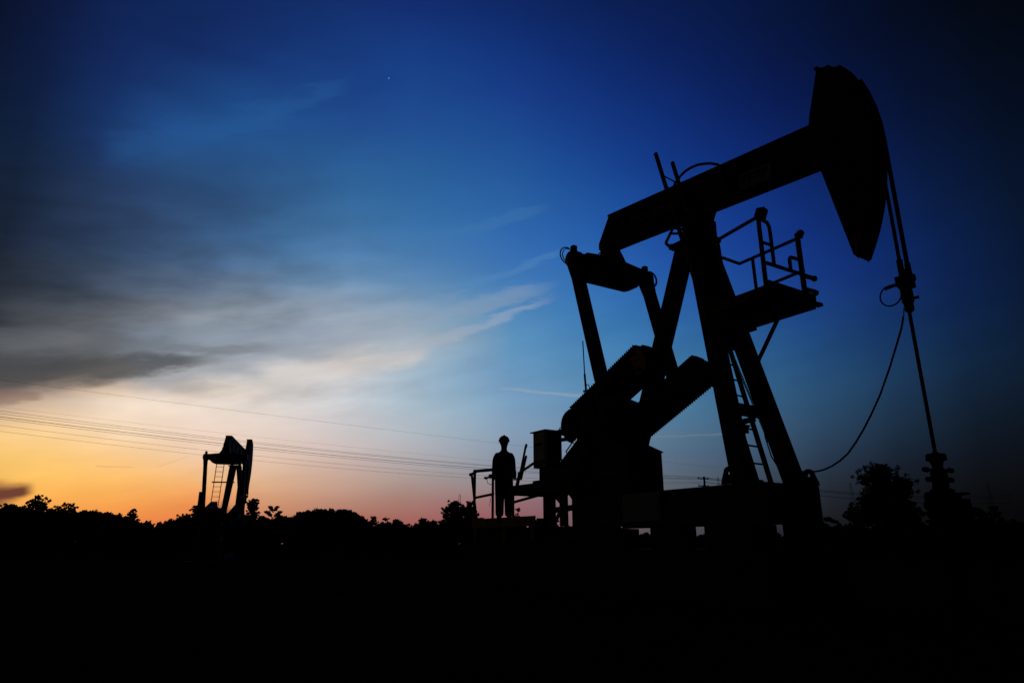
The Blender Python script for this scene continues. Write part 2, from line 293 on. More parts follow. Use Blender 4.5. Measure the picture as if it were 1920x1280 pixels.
    def build(s, name, mat, fr=None, parent=None, bevel=0):
        me = bpy.data.meshes.new(name); v = s.v
        if fr: v = [((x - fr.o[0]) * fr.s, (y - fr.o[1]) * fr.s, (z - fr.o[2]) * fr.s) for x, y, z in v]
        me.from_pydata([tuple(p) for p in v], [], s.f); me.materials.append(mat)
        me.polygons.foreach_set('use_smooth', s.smooth); me.update()
        o = bpy.data.objects.new(name, me); COL.objects.link(o)
        par = parent or (fr.root if fr else None)
        if par: o.parent = par
        if bevel:
            b = o.modifiers.new('bevel', 'BEVEL'); b.width = bevel; b.segments = 1; b.limit_method = 'ANGLE'; b.angle_limit = radians(40)
        return o
def tag(o, label=None, cat=None, group=None, kind=None):
    if label: o['label'] = label
    if cat: o['category'] = cat
    if group: o['group'] = group
    if kind: o['kind'] = kind
    return o
class Frame:
    """a thing: an Empty at its base, and the local design units its parts are drawn in"""
    def __init__(s, name, label, cat, loc, rotz, origin=(0, 0, 0), scale=1.0, group=None):
        s.root = bpy.data.objects.new(name, None); COL.objects.link(s.root); s.root.empty_display_size = .3
        s.root.location = loc; s.root.rotation_euler = (0, 0, rotz); s.o = origin; s.s = scale
        tag(s.root, label, cat, group)
def text_mesh(name, txt, size, mat, fr, loc, rx=pi / 2, rz=0, parent=None, roty=0, ext=.004, sx=1.0):
    cu = bpy.data.curves.new(name, 'FONT'); cu.body = txt; cu.size = size; cu.extrude = ext; cu.align_x = 'CENTER'; cu.align_y = 'CENTER'
    t = bpy.data.objects.new(name + '_curve', cu); COL.objects.link(t)
    bpy.context.view_layer.update()
    me = bpy.data.meshes.new_from_object(t.evaluated_get(bpy.context.evaluated_depsgraph_get()))
    COL.objects.unlink(t); bpy.data.objects.remove(t)
    mat4 = Matrix.Translation(Vector(((loc[0] - fr.o[0]) * fr.s, (loc[1] - fr.o[1]) * fr.s, (loc[2] - fr.o[2]) * fr.s))) @ Matrix.Rotation(rz, 4, 'Z') @ Matrix.Rotation(roty, 4, 'Y') @ Matrix.Rotation(rx, 4, 'X') @ Matrix.Diagonal((fr.s * sx, fr.s, 1, 1))
    me.transform(mat4); me.materials.clear(); me.materials.append(mat); me.name = name
    o = bpy.data.objects.new(name, me); COL.objects.link(o); o.parent = parent or fr.root
    return o
F_PX = 1252.0
def at(px, py, Y):
    """the point at distance Y (metres north of the camera) seen at a place of the photograph"""
    a = (px - 960) / F_PX; b = (640 - py) / F_PX
    y = cos(PITCH) - b * sin(PITCH); z = sin(PITCH) + b * cos(PITCH)
    return Vector((a / y * Y, Y, EYE + z / y * Y))
PHI = radians(57.03); S = .78; GZ = 1.2 - EYE / .78          # near unit: heading, metres per design unit, ground level
PX_, PY_ = 6.27 - 3.961 * cos(PHI), 10 + 3.961 * sin(PHI)
def near_world(x, y, z=GZ):
    return Vector(((PX_ + x * cos(PHI) + y * sin(PHI)) * S, (PY_ - x * sin(PHI) + y * cos(PHI)) * S, (z - GZ) * S))
def near_frame(name, label, cat, x, y, z, group=None):
    return Frame(name, label, cat, near_world(x, y, z), -PHI, (x, y, z), S, group)

# ------------------------------------------------------------------ pumping unit (x towards the well, y away from the camera, z up, pivot over x=0)
PIV = (0, 7.9); EQ0 = (-2.92, 7.88); SHAFT = (-2.95, 4.10); PIN_R = 1.007; PITL = 3.497
def pumping_unit(fr, beta=0.0, near=True):
    R = fr.root
    # skid: two longitudinal I beams tied by cross members
    k = MB()
    for y in (-.70, .70): k.ibeam((-3.62, y, 1.885), (1.52, y, 1.885), .18, .67, (0, 0, 1), t=.16)
    for x in (-3.53, -2.4, -1.0, .45, 1.43): k.ibeam((x, -.612, 1.9), (x, .612, 1.9), .16, .56, (0, 0, 1))
    for sy in (-1, 1):                                        # web plates proud of the flanges, front end plate
        k.box(-3.62, 1.52, min(sy * .775, sy * .793), max(sy * .775, sy * .793), 1.56, 2.215)
    k.box(1.523, 1.54, -.79, .79, 1.55, 2.215)
    k.box(-3.6, 1.50, -.60, .60, 2.19, 2.205)
    k.build('skid', BLUE, fr)
    low = MB()
    for y in (-.74, .5): low.ibeam((-8.0, y, 1.42), (-3.64, y, 1.42), .2, .34, (0, 0, 1))
    for x in (-7.9, -6.4, -5.0): low.ibeam((x, -.64, 1.42), (x, .4, 1.42), .18, .30, (0, 0, 1))
    low.build('motor_skid', BLUE, fr)
    if near:
        for x, y in ((.85, -.80), (1.36, .80)):
            lug = MB(); n = 14; cx, cz, r = x, 2.47 - .02, .115
            prof = [(cx - .19, 2.222), (cx - .17, 2.3)] + [(cx + r * cos(radians(a)) * 1.0, cz - .03 + r * sin(radians(a))) for a in range(165, 10, -15)] + [(cx + .17, 2.3), (cx + .19, 2.222)]
            # ring of quads round the eye so that the hole shows the sky
            hole = [(cx + .035 * cos(a), cz - .045 + .045 * sin(a)) for a in [radians(q) for q in np.linspace(200, -20, len(prof))]]
            m = len(prof); v = []
            for yy in (y - .02, y + .02):
                v += [(a, yy, b) for a, b in prof] + [(a, yy, b) for a, b in hole]
            f = []
            for i in range(m):
                j = (i + 1) % m
                f += [(i, j, m + j, m + i), (2 * m + j, 2 * m + i, 3 * m + i, 3 * m + j), (i, 2 * m + i, 2 * m + j, j), (m + i, m + j, 3 * m + j, 3 * m + i)]
            lug.add(v, f).build('lifting_lug', BLUE, fr)
    # samson post: two front legs, one rear leg, cross beams, head plate
    for sy in (-1, 1):
        MB().ibeam((1.10, sy * (.75 if near else .88), 2.22), (-.02, sy * (.17 if near else .22), 7.55), .29, .29, (0, 1, 0), t=.22).box(.90, 1.35, sy * .73 - .2, sy * .73 + .2, 2.222, 2.27).build('front_leg', BLUE, fr)
        # closed web faces
    MB().beam((-2.35, 0, 3.12), (-.45, 0, 7.50), .25, .36 if near else .32, (0, 1, 0)).box(-2.6, -2.1, -.32, .32, 3.1, 3.17).build('rear_leg', BLUE, fr)
    c = MB()
    c.ibeam((.862, -.5, 3.62), (.862, .5, 3.62), .16, .2, (0, 0, 1))
    c.build('cross_beam', BLUE, fr)
    g = MB()
    g.prism([(-.46, 4.93), (.42, 4.90), (.36, 5.45), (.24, 7.3), (-.24, 7.3), (-.33, 5.6)], .0, .03, 'x')
    g.rot((0, 0), 0); sh = []
    for (x, y, z) in g.v: sh.append((x + (7.55 - z) * .2158 - .03, y, z))
    g.v = sh
    if near: g.build('gusset_plate', BLUE, fr)
    h = MB(); h.box(-.62, .28, -.34, .34, 7.50, 7.56)
    h.box(-.22, .22, -.30, -.20, 7.56, 7.98); h.box(-.22, .22, .20, .30, 7.56, 7.98)
    h.build('head_plate', BLUE, fr)
    b = MB().cyl((0, -.34, 7.9), (0, .34, 7.9), .17, 18); b.prism([(-.34, 8.19), (-.2, 7.84), (.2, 7.84), (.36, 8.14)], -.19, .19)
    b.rot(PIV, beta).build('saddle_bearing', STEEL, fr)
    # walking beam
    def top(x): return 9.29 - .109 * (x + 2.74)
    def bot(x): return 8.47 - .095 * (x + 2.81)
    poly = [(-2.74, 9.29), (-2.95, 8.98), (-3.17, 8.66), (-3.18, 8.50), (-3.10, 8.42), (-2.9, 8.40), (2.98, 7.93), (2.98, 8.67), (2.87, 8.68)]
    w = MB()
    w.prism([(x, z) for x, z in poly], -.155, .155)
    w.beam((-2.74, 0, 9.27), (2.98, 0, top(2.98) - .02), .045, .40, (0, 1, 0)); w.beam((-2.95, 0, bot(-2.95) - .02), (2.98, 0, bot(2.98) - .02), .05, .40, (0, 1, 0))
    for x in (-2.2, -1.1, .0, 1.1, 2.4): w.beam((x, 0, bot(x) + .04), (x + .07, 0, top(x) - .06), .025, .385, (0, 1, 0))
    beam = w.rot(PIV, beta).build('walking_beam', BLUE, fr)
    for x in (-2.14, 1.2):
        e = MB().torus((x, 0, top(x) - .02), .13, .022, 'y', -25 if x < 0 else -20, 205, 12, 6); e.rot(PIV, beta).build('lifting_eye', STEEL, fr, beam)
    # horse head: two side plates, curved face, top hooks
    arc = [(4.0 * 0 + (3.99) * cos(radians(a)), 7.9 + 3.99 * sin(radians(a)) * 1.0) for a in range(-31, 24, 3)]
    outl = [(3.22, 9.75), (2.94, 8.86), (2.90, 8.67), (3.0, 7.70), (3.35, 5.90), (3.42, 5.80)] + [p for p in arc] + [(3.62, 9.50), (3.41, 9.64)]
    hd = MB(); hd.prism(outl, -.17, -.145); hd.prism(outl, .145, .17)
    inner = [(x * .0 + (x + (3.4 - x) * .03), z + (7.8 - z) * .01) for x, z in outl]
    hd.prism(inner, -.144, .144)
    for i in range(len(arc) - 1):                       # face plate, a little wider than the cheeks
        p, q = arc[i], arc[i + 1]; hd.beam((p[0], 0, p[1]), (q[0], 0, q[1]), .03, .40, (0, 1, 0))
    head = hd.rot(PIV, beta).build('horse_head', BLUE, fr)
    hk = MB(); hk.box(3.18, 3.25, -.2, .2, 9.72, 9.765); hk.beam((3.22, 0, 9.735), (3.43, 0, 9.62), .02, .38); hk.box(3.40, 3.46, -.2, .2, 9.60, 9.655); hk.beam((3.43, 0, 9.62), (3.64, 0, 9.475), .02, .38); hk.box(3.61, 3.67, -.2, .2, 9.44, 9.505)
    hk.rot(PIV, beta).build('cable_hook', STEEL, fr, head)
    if near:
        MB().prism([(3.335, 6.25), (3.62, 6.25), (3.52, 5.86), (3.40, 5.84)], -.176, -.171).build('yellow_patch', YELP, fr, head)
        pl = MB().prism([(1.29, 8.42), (2.05, 8.34), (2.03, 7.99), (1.28, 8.075)], -.212, -.204).build('name_plate', SIGNG, fr, beam)
        text_mesh('plate_lettering', 'PTTEP', .22, SIGND, fr, (1.66, -.214, 8.235), parent=pl, roty=radians(6), sx=.95)
        text_mesh('beam_lettering', 'OROT TECH', .24, SIGNG, fr, (-1.29, -.206, 8.655), parent=beam, roty=radians(8.5), sx=.95)
    # wire rope bridle, carrier bar, rod
    fx = 3.99; zc = 5.0 if near else 5.6
    for sy in (-1, 1):
        pts = [(3.96 * cos(radians(a)) + .05, sy * .13, 7.9 + 4.0 * sin(radians(a))) for a in (18, 12, 6, 2)]
        pts = [(fx * cos(radians(a)) + .045, sy * .12, 7.9 + fx * sin(radians(a))) for a in (19, 14, 9, 4, 0)]
        pts += [(fx + .045, sy * .12, 7.2), (fx + .045, sy * .115, zc + .28)]
        br = MB().tube(pts, .030 if sy < 0 else .036, 8)
        br.cyl((fx + .045, sy * .12, zc + .55), (fx + .045, sy * .12, zc + .2), .045, 10)
        br.build('bridle_rope', CABLE, fr)
    cb = MB(); cb.box(fx - .06, fx + .10, -.155, .155, zc + .12, zc + .28); cb.box(fx - .04, fx + .07, -.08, .08, zc - .10, zc + .12)
    cb.cyl((fx + .02, 0, zc + .24), (fx + .02, 0, zc + .42), .05, 12); cb.lathe([(.04, -.30), (.07, -.27), (.07, -.16), (.09, -.13), (.09, .06), (.05, .1)], (fx + .01, 0, zc), 12)
    cb.cyl((fx + .05, .02, zc - .08), (fx + .16, .05, zc - .08), .025, 8); cb.box(fx + .04, fx + .12, .06, .16, zc + .24, zc + .34)
    cb.build('carrier_bar', STEEL, fr)
    MB().cyl((fx, 0, zc), (fx, 0, 2.45 if near else 3.2), .028, 10).build('polished_rod', STEEL, fr)
    # equalizer and its bearings
    ca, sa = cos(beta), sin(beta)
    E = (PIV[0] + (EQ0[0] - PIV[0]) * ca - (EQ0[1] - PIV[1]) * sa, PIV[1] + (EQ0[0] - PIV[0]) * sa + (EQ0[1] - PIV[1]) * ca)
    dx, dz = E[0] - EQ0[0], E[1] - EQ0[1]
    def sh(mb): mb.v = [(x + dx, y, z + dz) for x, y, z in mb.v]; return mb
    eq = MB(); eq.prism([(-1.02, 7.74), (-.9, 8.08), (-.5, 8.12), (-.3, 8.12), (.42, 8.12), (.95, 8.06), (1.05, 7.82), (.72, 7.50), (.55, 7.44), (-.75, 7.42), (-.92, 7.50)], -3.08, -2.76, 'x')
    eq.cyl((-2.92, -1.3, 7.88), (-2.92, -.9, 7.88), .20, 16); eq.cyl((-2.92, .9, 7.88), (-2.92, 1.3, 7.88), .20, 16)
    eqo = sh(eq).build('equalizer', BLUE, fr)
    cbx = MB(); cbx.prism([(-.33, 8.1), (-.22, 8.34), (-.22, 8.5), (.24, 8.5), (.24, 8.34), (.40, 8.1)], -3.05, -2.79, 'x'); cbx.cyl((-3.1, 0, 8.22), (-2.74, 0, 8.22), .15, 14)
    sh(cbx).build('equalizer_bearing', STEEL, fr)
    for sy in (-1, 1):
        cp = MB().lathe([(.05, -.12), (.19, -.11), (.20, 0), (.19, .10), (.12, .13)], (-2.92, sy * 1.22, 7.88), 16, 'y'); cp.box(-2.98, -2.86, sy * 1.19 - .06, sy * 1.19 + .06, 8.05, 8.24)
        sh(cp).build('bearing_cap', STEEL, fr, eqo)
        if near:
            lp = MB().torus((-2.92, sy * 1.40, 7.93), .215, .016, 'x', -110 if sy > 0 else 70, 110 if sy > 0 else 290, 18, 6)
            lp.torus((-2.90, sy * 1.37, 7.92), .19, .012, 'x', -110 if sy > 0 else 70, 110 if sy > 0 else 290, 18, 6)
            sh(lp).build('grease_hose', RUBBER, fr, eqo)
    if near:
        MB().tube([(-2.7, .03, 8.36), (-2.7, .1, 8.385), (-2.7, .17, 8.30), (-2.7, .26, 8.16), (-2.7, .325, 8.05), (-2.7, .31, 7.96)], .014, 6).build('grease_hose', RUBBER, fr, eqo)
        MB().tube([(-2.75, -.56, 8.1), (-2.75, -.5, 8.17), (-2.75, -.4, 8.2), (-2.75, -.3, 8.15)], .014, 6).build('grease_hose', RUBBER, fr, eqo)
    # crank angle from the closed linkage
    best = None
    for i in range(3600):
        a = 2 * pi * i / 3600; p = (SHAFT[0] + PIN_R * cos(a), SHAFT[1] + PIN_R * sin(a)); e = abs(sqrt((p[0] - E[0]) ** 2 + (p[1] - E[1]) ** 2) - PITL)
        if cos(a) > 0 and (best is None or e < best[0]): best = (e, a, p)
    ang, pin = best[1], best[2]
    for sy in (-1, 1):
        y = sy * 1.19
        pt = MB(); d = Vector((pin[0] - E[0], 0, pin[1] - E[1])).normalized()
        e3 = Vector((E[0], y, E[1])); p3 = Vector((pin[0], y, pin[1]))
        pt.beam(e3 + d * .45, p3 - d * .2, .30, .17, (0, 1, 0)); pt.beam(e3 - d * .1, e3 + d * .46, .42, .2, (0, 1, 0), .301, .18)
        pt.cyl(p3 - Vector((0, .12, 0)), p3 + Vector((0, .12, 0)), .16, 16)
        pt.build('pitman_arm', BLUE, fr)
    for sy in (-1, 1):
        cr = MB(); y0, y1 = sorted((sy * .66, sy * .86)); u = (0, 0)
        # drawn along +x from the shaft, then turned
        L = 2.30
        cr.prism([(-.42, -.36), (L - .12, -.36), (L, -.2), (L, .2), (L - .12, .36), (-.42, .36)], y0, y1)
        cr.cyl((0, y0 - .03, 0), (0, y1 + .03, 0), .22, 18)
        nt = 34; t0, t1 = sorted((sy * .66, sy * 1.045))
        for j in range(nt):                              # adjusting rack along the edge
            x = -.38 + j * (L + .2) / nt
            for s2 in ((1,) if sy < 0 else (-1,)):
                z0, z1 = .36 * s2, .398 * s2
                cr.add([(x, t0, z0), (x + .058, t0, z0), (x + .029, t0, z1), (x, t1, z0), (x + .058, t1, z0), (x + .029, t1, z1)], [(0, 1, 2), (5, 4, 3), (0, 3, 4, 1), (1, 4, 5, 2), (2, 5, 3, 0)])
        def turn(mb):
            c_, s_ = cos(ang), sin(ang); mb.v = [(SHAFT[0] + x * c_ - z * s_, yy, SHAFT[1] + x * s_ + z * c_) for x, yy, z in mb.v]; return mb
        crk = turn(cr).build('crank', BLUE, fr)
        a0, a1 = sorted((sy * .862, sy * 1.04)) if True else 0
        for s2 in (1, -1):
            cw = MB(); base = .02 * s2; x0, x1 = .50, 2.24
            pr_ = [(x0, base), (x1 - .0, base), (x1 + .02, .18 * s2), (x1 - .10, .35 * s2), (x0, .35 * s2)]
            cw.prism(pr_, a0, a1); cw.cyl((x0 + .3, a0 - .03, .2 * s2), (x0 + .3, a1 + .03, .2 * s2), .05, 10); cw.cyl((x1 - .25, a0 - .03, .2 * s2), (x1 - .25, a1 + .03, .2 * s2), .05, 10)
            turn(cw).build('counterweight', BLUE, fr, crk)
        if near: turn(MB().prism([(L - .42, -.30), (L - .14, -.30), (L - .04, -.18), (L - .04, .18), (L - .14, .30), (L - .42, .30)], a0 - .009, a0 - .003) if sy < 0 else MB().prism([(L - .42, -.30), (L - .14, -.30), (L - .04, -.18), (L - .04, .18), (L - .14, .30), (L - .42, .30)], a1 + .003, a1 + .009)).build('yellow_patch', YELP, fr, crk) if sy < 0 else None
    # gear reducer on its stand
    sb = MB(); sb.prism([(-3.97, 2.222), (-3.97, 3.10), (-3.95, 3.60), (-2.9, 3.60), (-2.5, 3.40), (-2.06, 3.19), (-2.06, 2.222)], -.50, .50)
    sb.prism([(-2.9, 3.605), (-2.5, 3.42), (-2.03, 3.205), (-2.03, 3.18), (-2.5, 3.395), (-2.9, 3.58)], -.53, .53)
    stand = sb.build('reducer_stand', BLUE, fr)
    gb = MB(); gb.prism([(-4.0, 3.605), (-4.05, 4.05), (-3.9, 4.42), (-3.5, 4.62), (-3.1, 4.66), (-2.75, 4.50), (-2.40, 4.34), (-2.34, 4.0), (-2.32, 3.605)], -.40, .40)
    gb.prism([(-3.0, 4.62), (-2.71, 4.49), (-2.27, 4.27), (-2.12, 4.0), (-2.05, 3.605), (-3.0, 3.605)], -.14, .14)
    gb.box(-4.08, -2.36, -.44, .44, 4.0, 4.06); gb.cyl((SHAFT[0], -.88, SHAFT[1]), (SHAFT[0], .88, SHAFT[1]), .15, 16)
    gb.cyl((-3.8, -.72, 3.95), (-3.8, .5, 3.95), .07, 10); gb.build('gear_reducer', BLUE, fr)
    bw = MB(); bw.lathe([(.06, -.08), (.33, -.08), (.36, -.06), (.36, .06), (.33, .08), (.30, .08), (.28, .02), (.06, .02)], (-3.84, -.68, 3.98), 24, 'y'); bw.torus((-3.84, -.68, 3.98), .38, .02, 'y', 60, 250, 14, 6)
    bw.build('brake_wheel', MATTE, fr)
    # belt guard, leaning from motor to reducer
    bgd = MB().beam((-4.56, -.56, 2.72), (-3.46, -.56, 3.45), .50, .16, (0, 1, 0)); 
    guard = bgd.build('belt_guard', BLUE, fr)
    MB().tube([(-4.14, -.60, 3.30), (-4.19, -.60, 3.37), (-3.92, -.60, 3.57), (-3.85, -.60, 3.50)], .017, 6).build('handle', STEEL, fr, guard)
    mt = MB(); mt.lathe([(.1, -.5), (.26, -.48), (.30, -.4), (.30, .42), (.26, .48), (.08, .5)], (-4.75, -.05, 2.86), 18, 'y')
    for a in range(0, 360, 20): mt.beam((-4.75 + .3 * cos(radians(a)), -.38, 2.86 + .3 * sin(radians(a))), (-4.75 + .3 * cos(radians(a)), .38, 2.86 + .3 * sin(radians(a))), .05, .02, (cos(radians(a)), 0, sin(radians(a))))
    mt.box(-4.95, -4.55, -.3, .3, 2.52, 2.6); mt.build('motor', GREYP, fr)
    mf = MB(); mf.box(-6.28, -3.66, -.80, .35, 2.42, 2.50); mf.box(-6.28, -3.66, -.80, -.72, 2.50, 2.68); mf.box(-6.28, -3.66, .27, .35, 2.50, 2.62)
    for x, wd in ((-4.74, .34), (-4.16, .16)):
        mf.box(x - wd / 2, x + wd / 2, -.80, -.66, 1.60, 2.42); mf.box(x - wd / 2, x + wd / 2, .1, .24, 1.60, 2.42)
    mf.beam((-4.62, -.70, 2.42), (-4.22, -.70, 2.12), .11, .08); mf.beam((-4.06, -.74, 2.6), (-3.66, -.74, 2.18), .16, .08); mf.beam((-4.57, -.72, 1.98), (-3.66, -.72, 2.02), .13, .06)
    mf.beam((-4.62, -.70, 1.62), (-4.22, -.70, 2.1), .06, .06)
    mf.box(-5.02, -3.9, -.78, -.60, 2.66, 3.0); mf.box(-5.5, -5.1, -.7, -.4, 2.68, 2.75)
    mf.build('motor_frame', BLUE, fr)
    if near:
        text_mesh('model_lettering', 'LLHY-2160H00', .17, SIGNG, fr, (-2.98, -.503, 2.74), parent=stand, sx=1.0)
    return E, ang

# ------------------------------------------------------------------ ground
def ground():
    bm = bmesh.new()
    ys = [-60, -20, -5] + list(range(0, 60, 2)) + [70, 90, 120, 180, 300, 600, 1500, 4000]
    xs_ = [-4000, -1500, -500, -200, -100, -70] + list(range(-50, 52, 2)) + [70, 100, 200, 500, 1500, 4000]
    def hz(x, y):
        if y > 60 or abs(x) > 60: return -.05
        return .05 * noise.noise(Vector((x * .25, y * .25, 0))) - .06
    vs = [[bm.verts.new((x, y, hz(x, y))) for x in xs_] for y in ys]
    for i in range(len(ys) - 1):
        for j in range(len(xs_) - 1): bm.faces.new((vs[i][j], vs[i][j + 1], vs[i + 1][j + 1], vs[i + 1][j]))
    me = bpy.data.meshes.new('ground'); bm.to_mesh(me); bm.free()
    me.materials.append(pmat('trodden_earth', (.016, .013, .010), .95, spec=.0, scale=1.3, bump=.3, col2=(.009, .009, .006)))
    o = bpy.data.objects.new('ground', me); COL.objects.link(o); o['kind'] = 'structure'
ground()
def grass():
    rnd = random.Random(4); mb = MB()
    for i in range(5000):
        r = 2.5 + 42 * rnd.random() ** 1.4; a = radians(rnd.uniform(-46, 46)); x, y = r * sin(a), r * cos(a)
        h = rnd.uniform(.03, .10) * (1 + (rnd.random() < .04) * .8); w = .008 + .012 * rnd.random(); t = rnd.uniform(0, pi); dx, dy = cos(t) * w, sin(t) * w
        lx, ly = rnd.uniform(-.5, .5) * h, rnd.uniform(-.5, .5) * h
        mb.add([(x - dx, y - dy, -.08), (x + dx, y + dy, -.08), (x + lx, y + ly, h - .06)], [(0, 1, 2)])
    o = mb.build('grass', LEAFG); o['kind'] = 'stuff'; tag(o, 'sparse dark grass tufts over the foreground earth', 'grass')
grass()

# ------------------------------------------------------------------ near unit
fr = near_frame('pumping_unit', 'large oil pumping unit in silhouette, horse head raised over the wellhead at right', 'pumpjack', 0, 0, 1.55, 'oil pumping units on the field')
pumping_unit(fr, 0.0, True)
# ladder on the front of the post
lad = MB(); A0, A1 = Vector((1.36, -.34, 2.23)), Vector((-.42, -.22, 9.62)); B0, B1 = Vector((1.36, -.72, 2.23)), Vector((-.56, -.60, 9.80))
for p, q in ((A0, A1), (B0, B1)): lad.beam(p, q, .075, .055, (0, 1, 0))
for i in range(1, 23):
    t = i / 23.0
    if t > .885 and i != 21: continue
    lad.cyl(B0.lerp(B1, t), A0.lerp(A1, t), .017, 8)
lo = lad.build('ladder', YELL, fr)
hp = MB().tube([(-.46, -.25, 8.85), (-.33, -.3, 8.99), (-.14, -.3, 9.10), (.0, -.3, 9.145), (.16, -.3, 9.15), (.35, -.3, 9.125), (.53, -.3, 9.06), (.70, -.3, 8.98), (.88, -.3, 8.86), (.97, -.3, 8.74), (.98, -.31, 8.3), (.85, -.31, 8.05), (.60, -.30, 7.88), (.42, -.30, 7.50), (.36, -.3, 7.2)], .030, 8)
hp.build('grab_rail', YELL, fr)
bk = MB(); bk.tube([(-.15, -.3, 7.78), (-.30, -.50, 7.82), (-.53, -.50, 7.57), (-.53, -.50, 7.54), (-.34, -.5, 7.32), (.05, -.34, 7.2)], .035, 8)
bk.beam((-.42, -.5, 7.42), (.0, -.42, 7.20), .14, .05); bk.cyl((-.35, -.5, 7.86), (-.1, -.3, 7.86), .03, 8); bk.cyl((-.42, -.5, 7.74), (-.1, -.3, 7.66), .03, 8)
bk.build('ladder_bracket', YELL, fr)
b2 = MB(); b2.beam((1.20, -1.46, 3.17), (1.22, -.42, 3.38), .10, .05, (1, 0, 0)); b2.beam((1.2, -.98, 3.24), (1.2, -.76, 3.05), .04, .04, (1, 0, 0)); b2.prism([(-.72, 3.28), (-.44, 3.27), (-.52, 3.20), (-.50, 3.12), (-.72, 3.10)], 1.1, 1.14, 'x')
b2.v = [(x, y + (.0 if y > -1 else .22), z) for x, y, z in b2.v]
b2.build('ladder_bracket', YELL, fr)
# service platform on the post
pf = MB(); pf.box(.66, 2.02, -.74, .70, 5.585, 5.62); 
for x in (.70, 1.98): pf.box(x - .04, x + .04, -.74, .70, 5.48, 5.584)
for y in (-.70, .66): pf.box(.66, 2.02, y - .04, y + .04, 5.48, 5.584)
pf.box(2.021, 2.05, -.74, .70, 5.56, 5.76); pf.box(.9, 2.02, -.765, -.741, 5.56, 5.66); pf.box(.66, 2.02, .701, .725, 5.56, 5.66)
pf.box(2.05, 2.16, .55, .72, 5.50, 5.56); pf.beam((.72, -.2, 5.5), (.36, -.2, 5.2), .2, .5); pf.box(.5, .9, -.38, .38, 5.3, 5.48)
pf.prism([(-.38, 5.58), (-.38, 5.05), (.30, 5.05), (.38, 5.58)], .55, .60, 'x')
plat = pf.build('service_platform', YELL, fr)
MB().cyl((1.28, .58, 5.5), (.70, .52, 4.66), .042, 8).build('platform_strut', YELL, fr, plat)
MB().cyl((1.28, -.62, 5.5), (.86, -.50, 4.66), .036, 8).build('platform_strut', YELL, fr, plat) if False else None
rl = MB(); T = .040
rl.cyl((1.02, -.72, 6.95), (1.98, -.72, 7.04), .035, 8); rl.cyl((1.02, -.72, 6.98), (.98, -.60, 6.32), .035, 8); rl.box(.94, 1.06, -.76, -.66, 6.90, 7.0)
rl.cyl((1.99, -.72, 5.6), (1.99, -.72, 7.04), .042, 8)
rl.tube([(1.99, -.70, 7.0), (2.0, -.60, 7.0), (2.0, -.48, 6.98), (2.0, -.43, 6.9), (2.0, -.42, 6.75), (2.0, -.42, 6.12)], .035, 8)
rl.cyl((2.0, -.70, 6.52), (2.0, -.44, 6.53), .03, 8)
rl.cyl((2.0, -.66, 6.12), (2.0, .62, 6.14), .036, 8)
rl.cyl((1.97, .48, 5.6), (1.97, .48, 7.02), .05, 8); rl.cyl((1.90, .60, 5.6), (1.90, .60, 6.98), .05, 8); rl.sphere((2.0, .55, 7.03), .075, 8)
rl.cyl((2.0, .45, 6.12), (2.02, .76, 6.12), .045, 8); rl.cyl((2.0, .45, 5.84), (2.02, .74, 5.84), .045, 8); rl.sphere((2.02, .78, 6.12), .06, 6); rl.sphere((2.02, .76, 5.82), .06, 6)
rl.tube([(2.0, .08, 6.12), (2.0, .08, 6.38), (2.0, .12, 6.42), (2.0, .45, 6.44)], .035, 8)
rl.cyl((.44, .66, 6.98), (1.97, .64, 7.0), .035, 8); rl.cyl((.40, .18, 7.02), (.44, .66, 6.98), .033, 8)
rl.cyl((.74, .66, 6.26), (1.92, .64, 6.30), .035, 8); rl.cyl((.80, .66, 5.6), (.78, .66, 6.98), .035, 8); rl.cyl((.6, .66, 6.0), (1.92, .64, 5.92), .028, 8) if False else None
rlo = rl.build('railing', YELL, fr, plat)
lb = MB().beam((1.98, -.66, 7.02), (2.03, -.62, 7.21), .17, .14, (0, 1, 0)); lb.cyl((2.0, -.64, 7.2), (2.0, -.60, 7.225), .04, 8); lb.build('junction_box', GREYP, fr, plat)
# cable and chain by the far leg
MB().tube([(1.18, -.2, 3.8), (1.2, -.18, 3.46), (1.22, -.17, 3.06), (1.24, -.08, 2.72), (1.25, .05, 2.55), (1.26, .22, 2.44), (1.25, .5, 2.36)], .012, 6).build('hanging_cable', CABLE, fr)
ch = MB(); p, q = Vector((.74, -.30, 4.85)), Vector((1.12, .06, 3.0))
for i in range(70):
    c_ = p.lerp(q, i / 69.0); ch.torus(c_, .022, .007, 'x' if i % 2 else 'y', 0, 360, 8, 4, 1.2)
ch.build('hanging_chain', STEEL, fr)

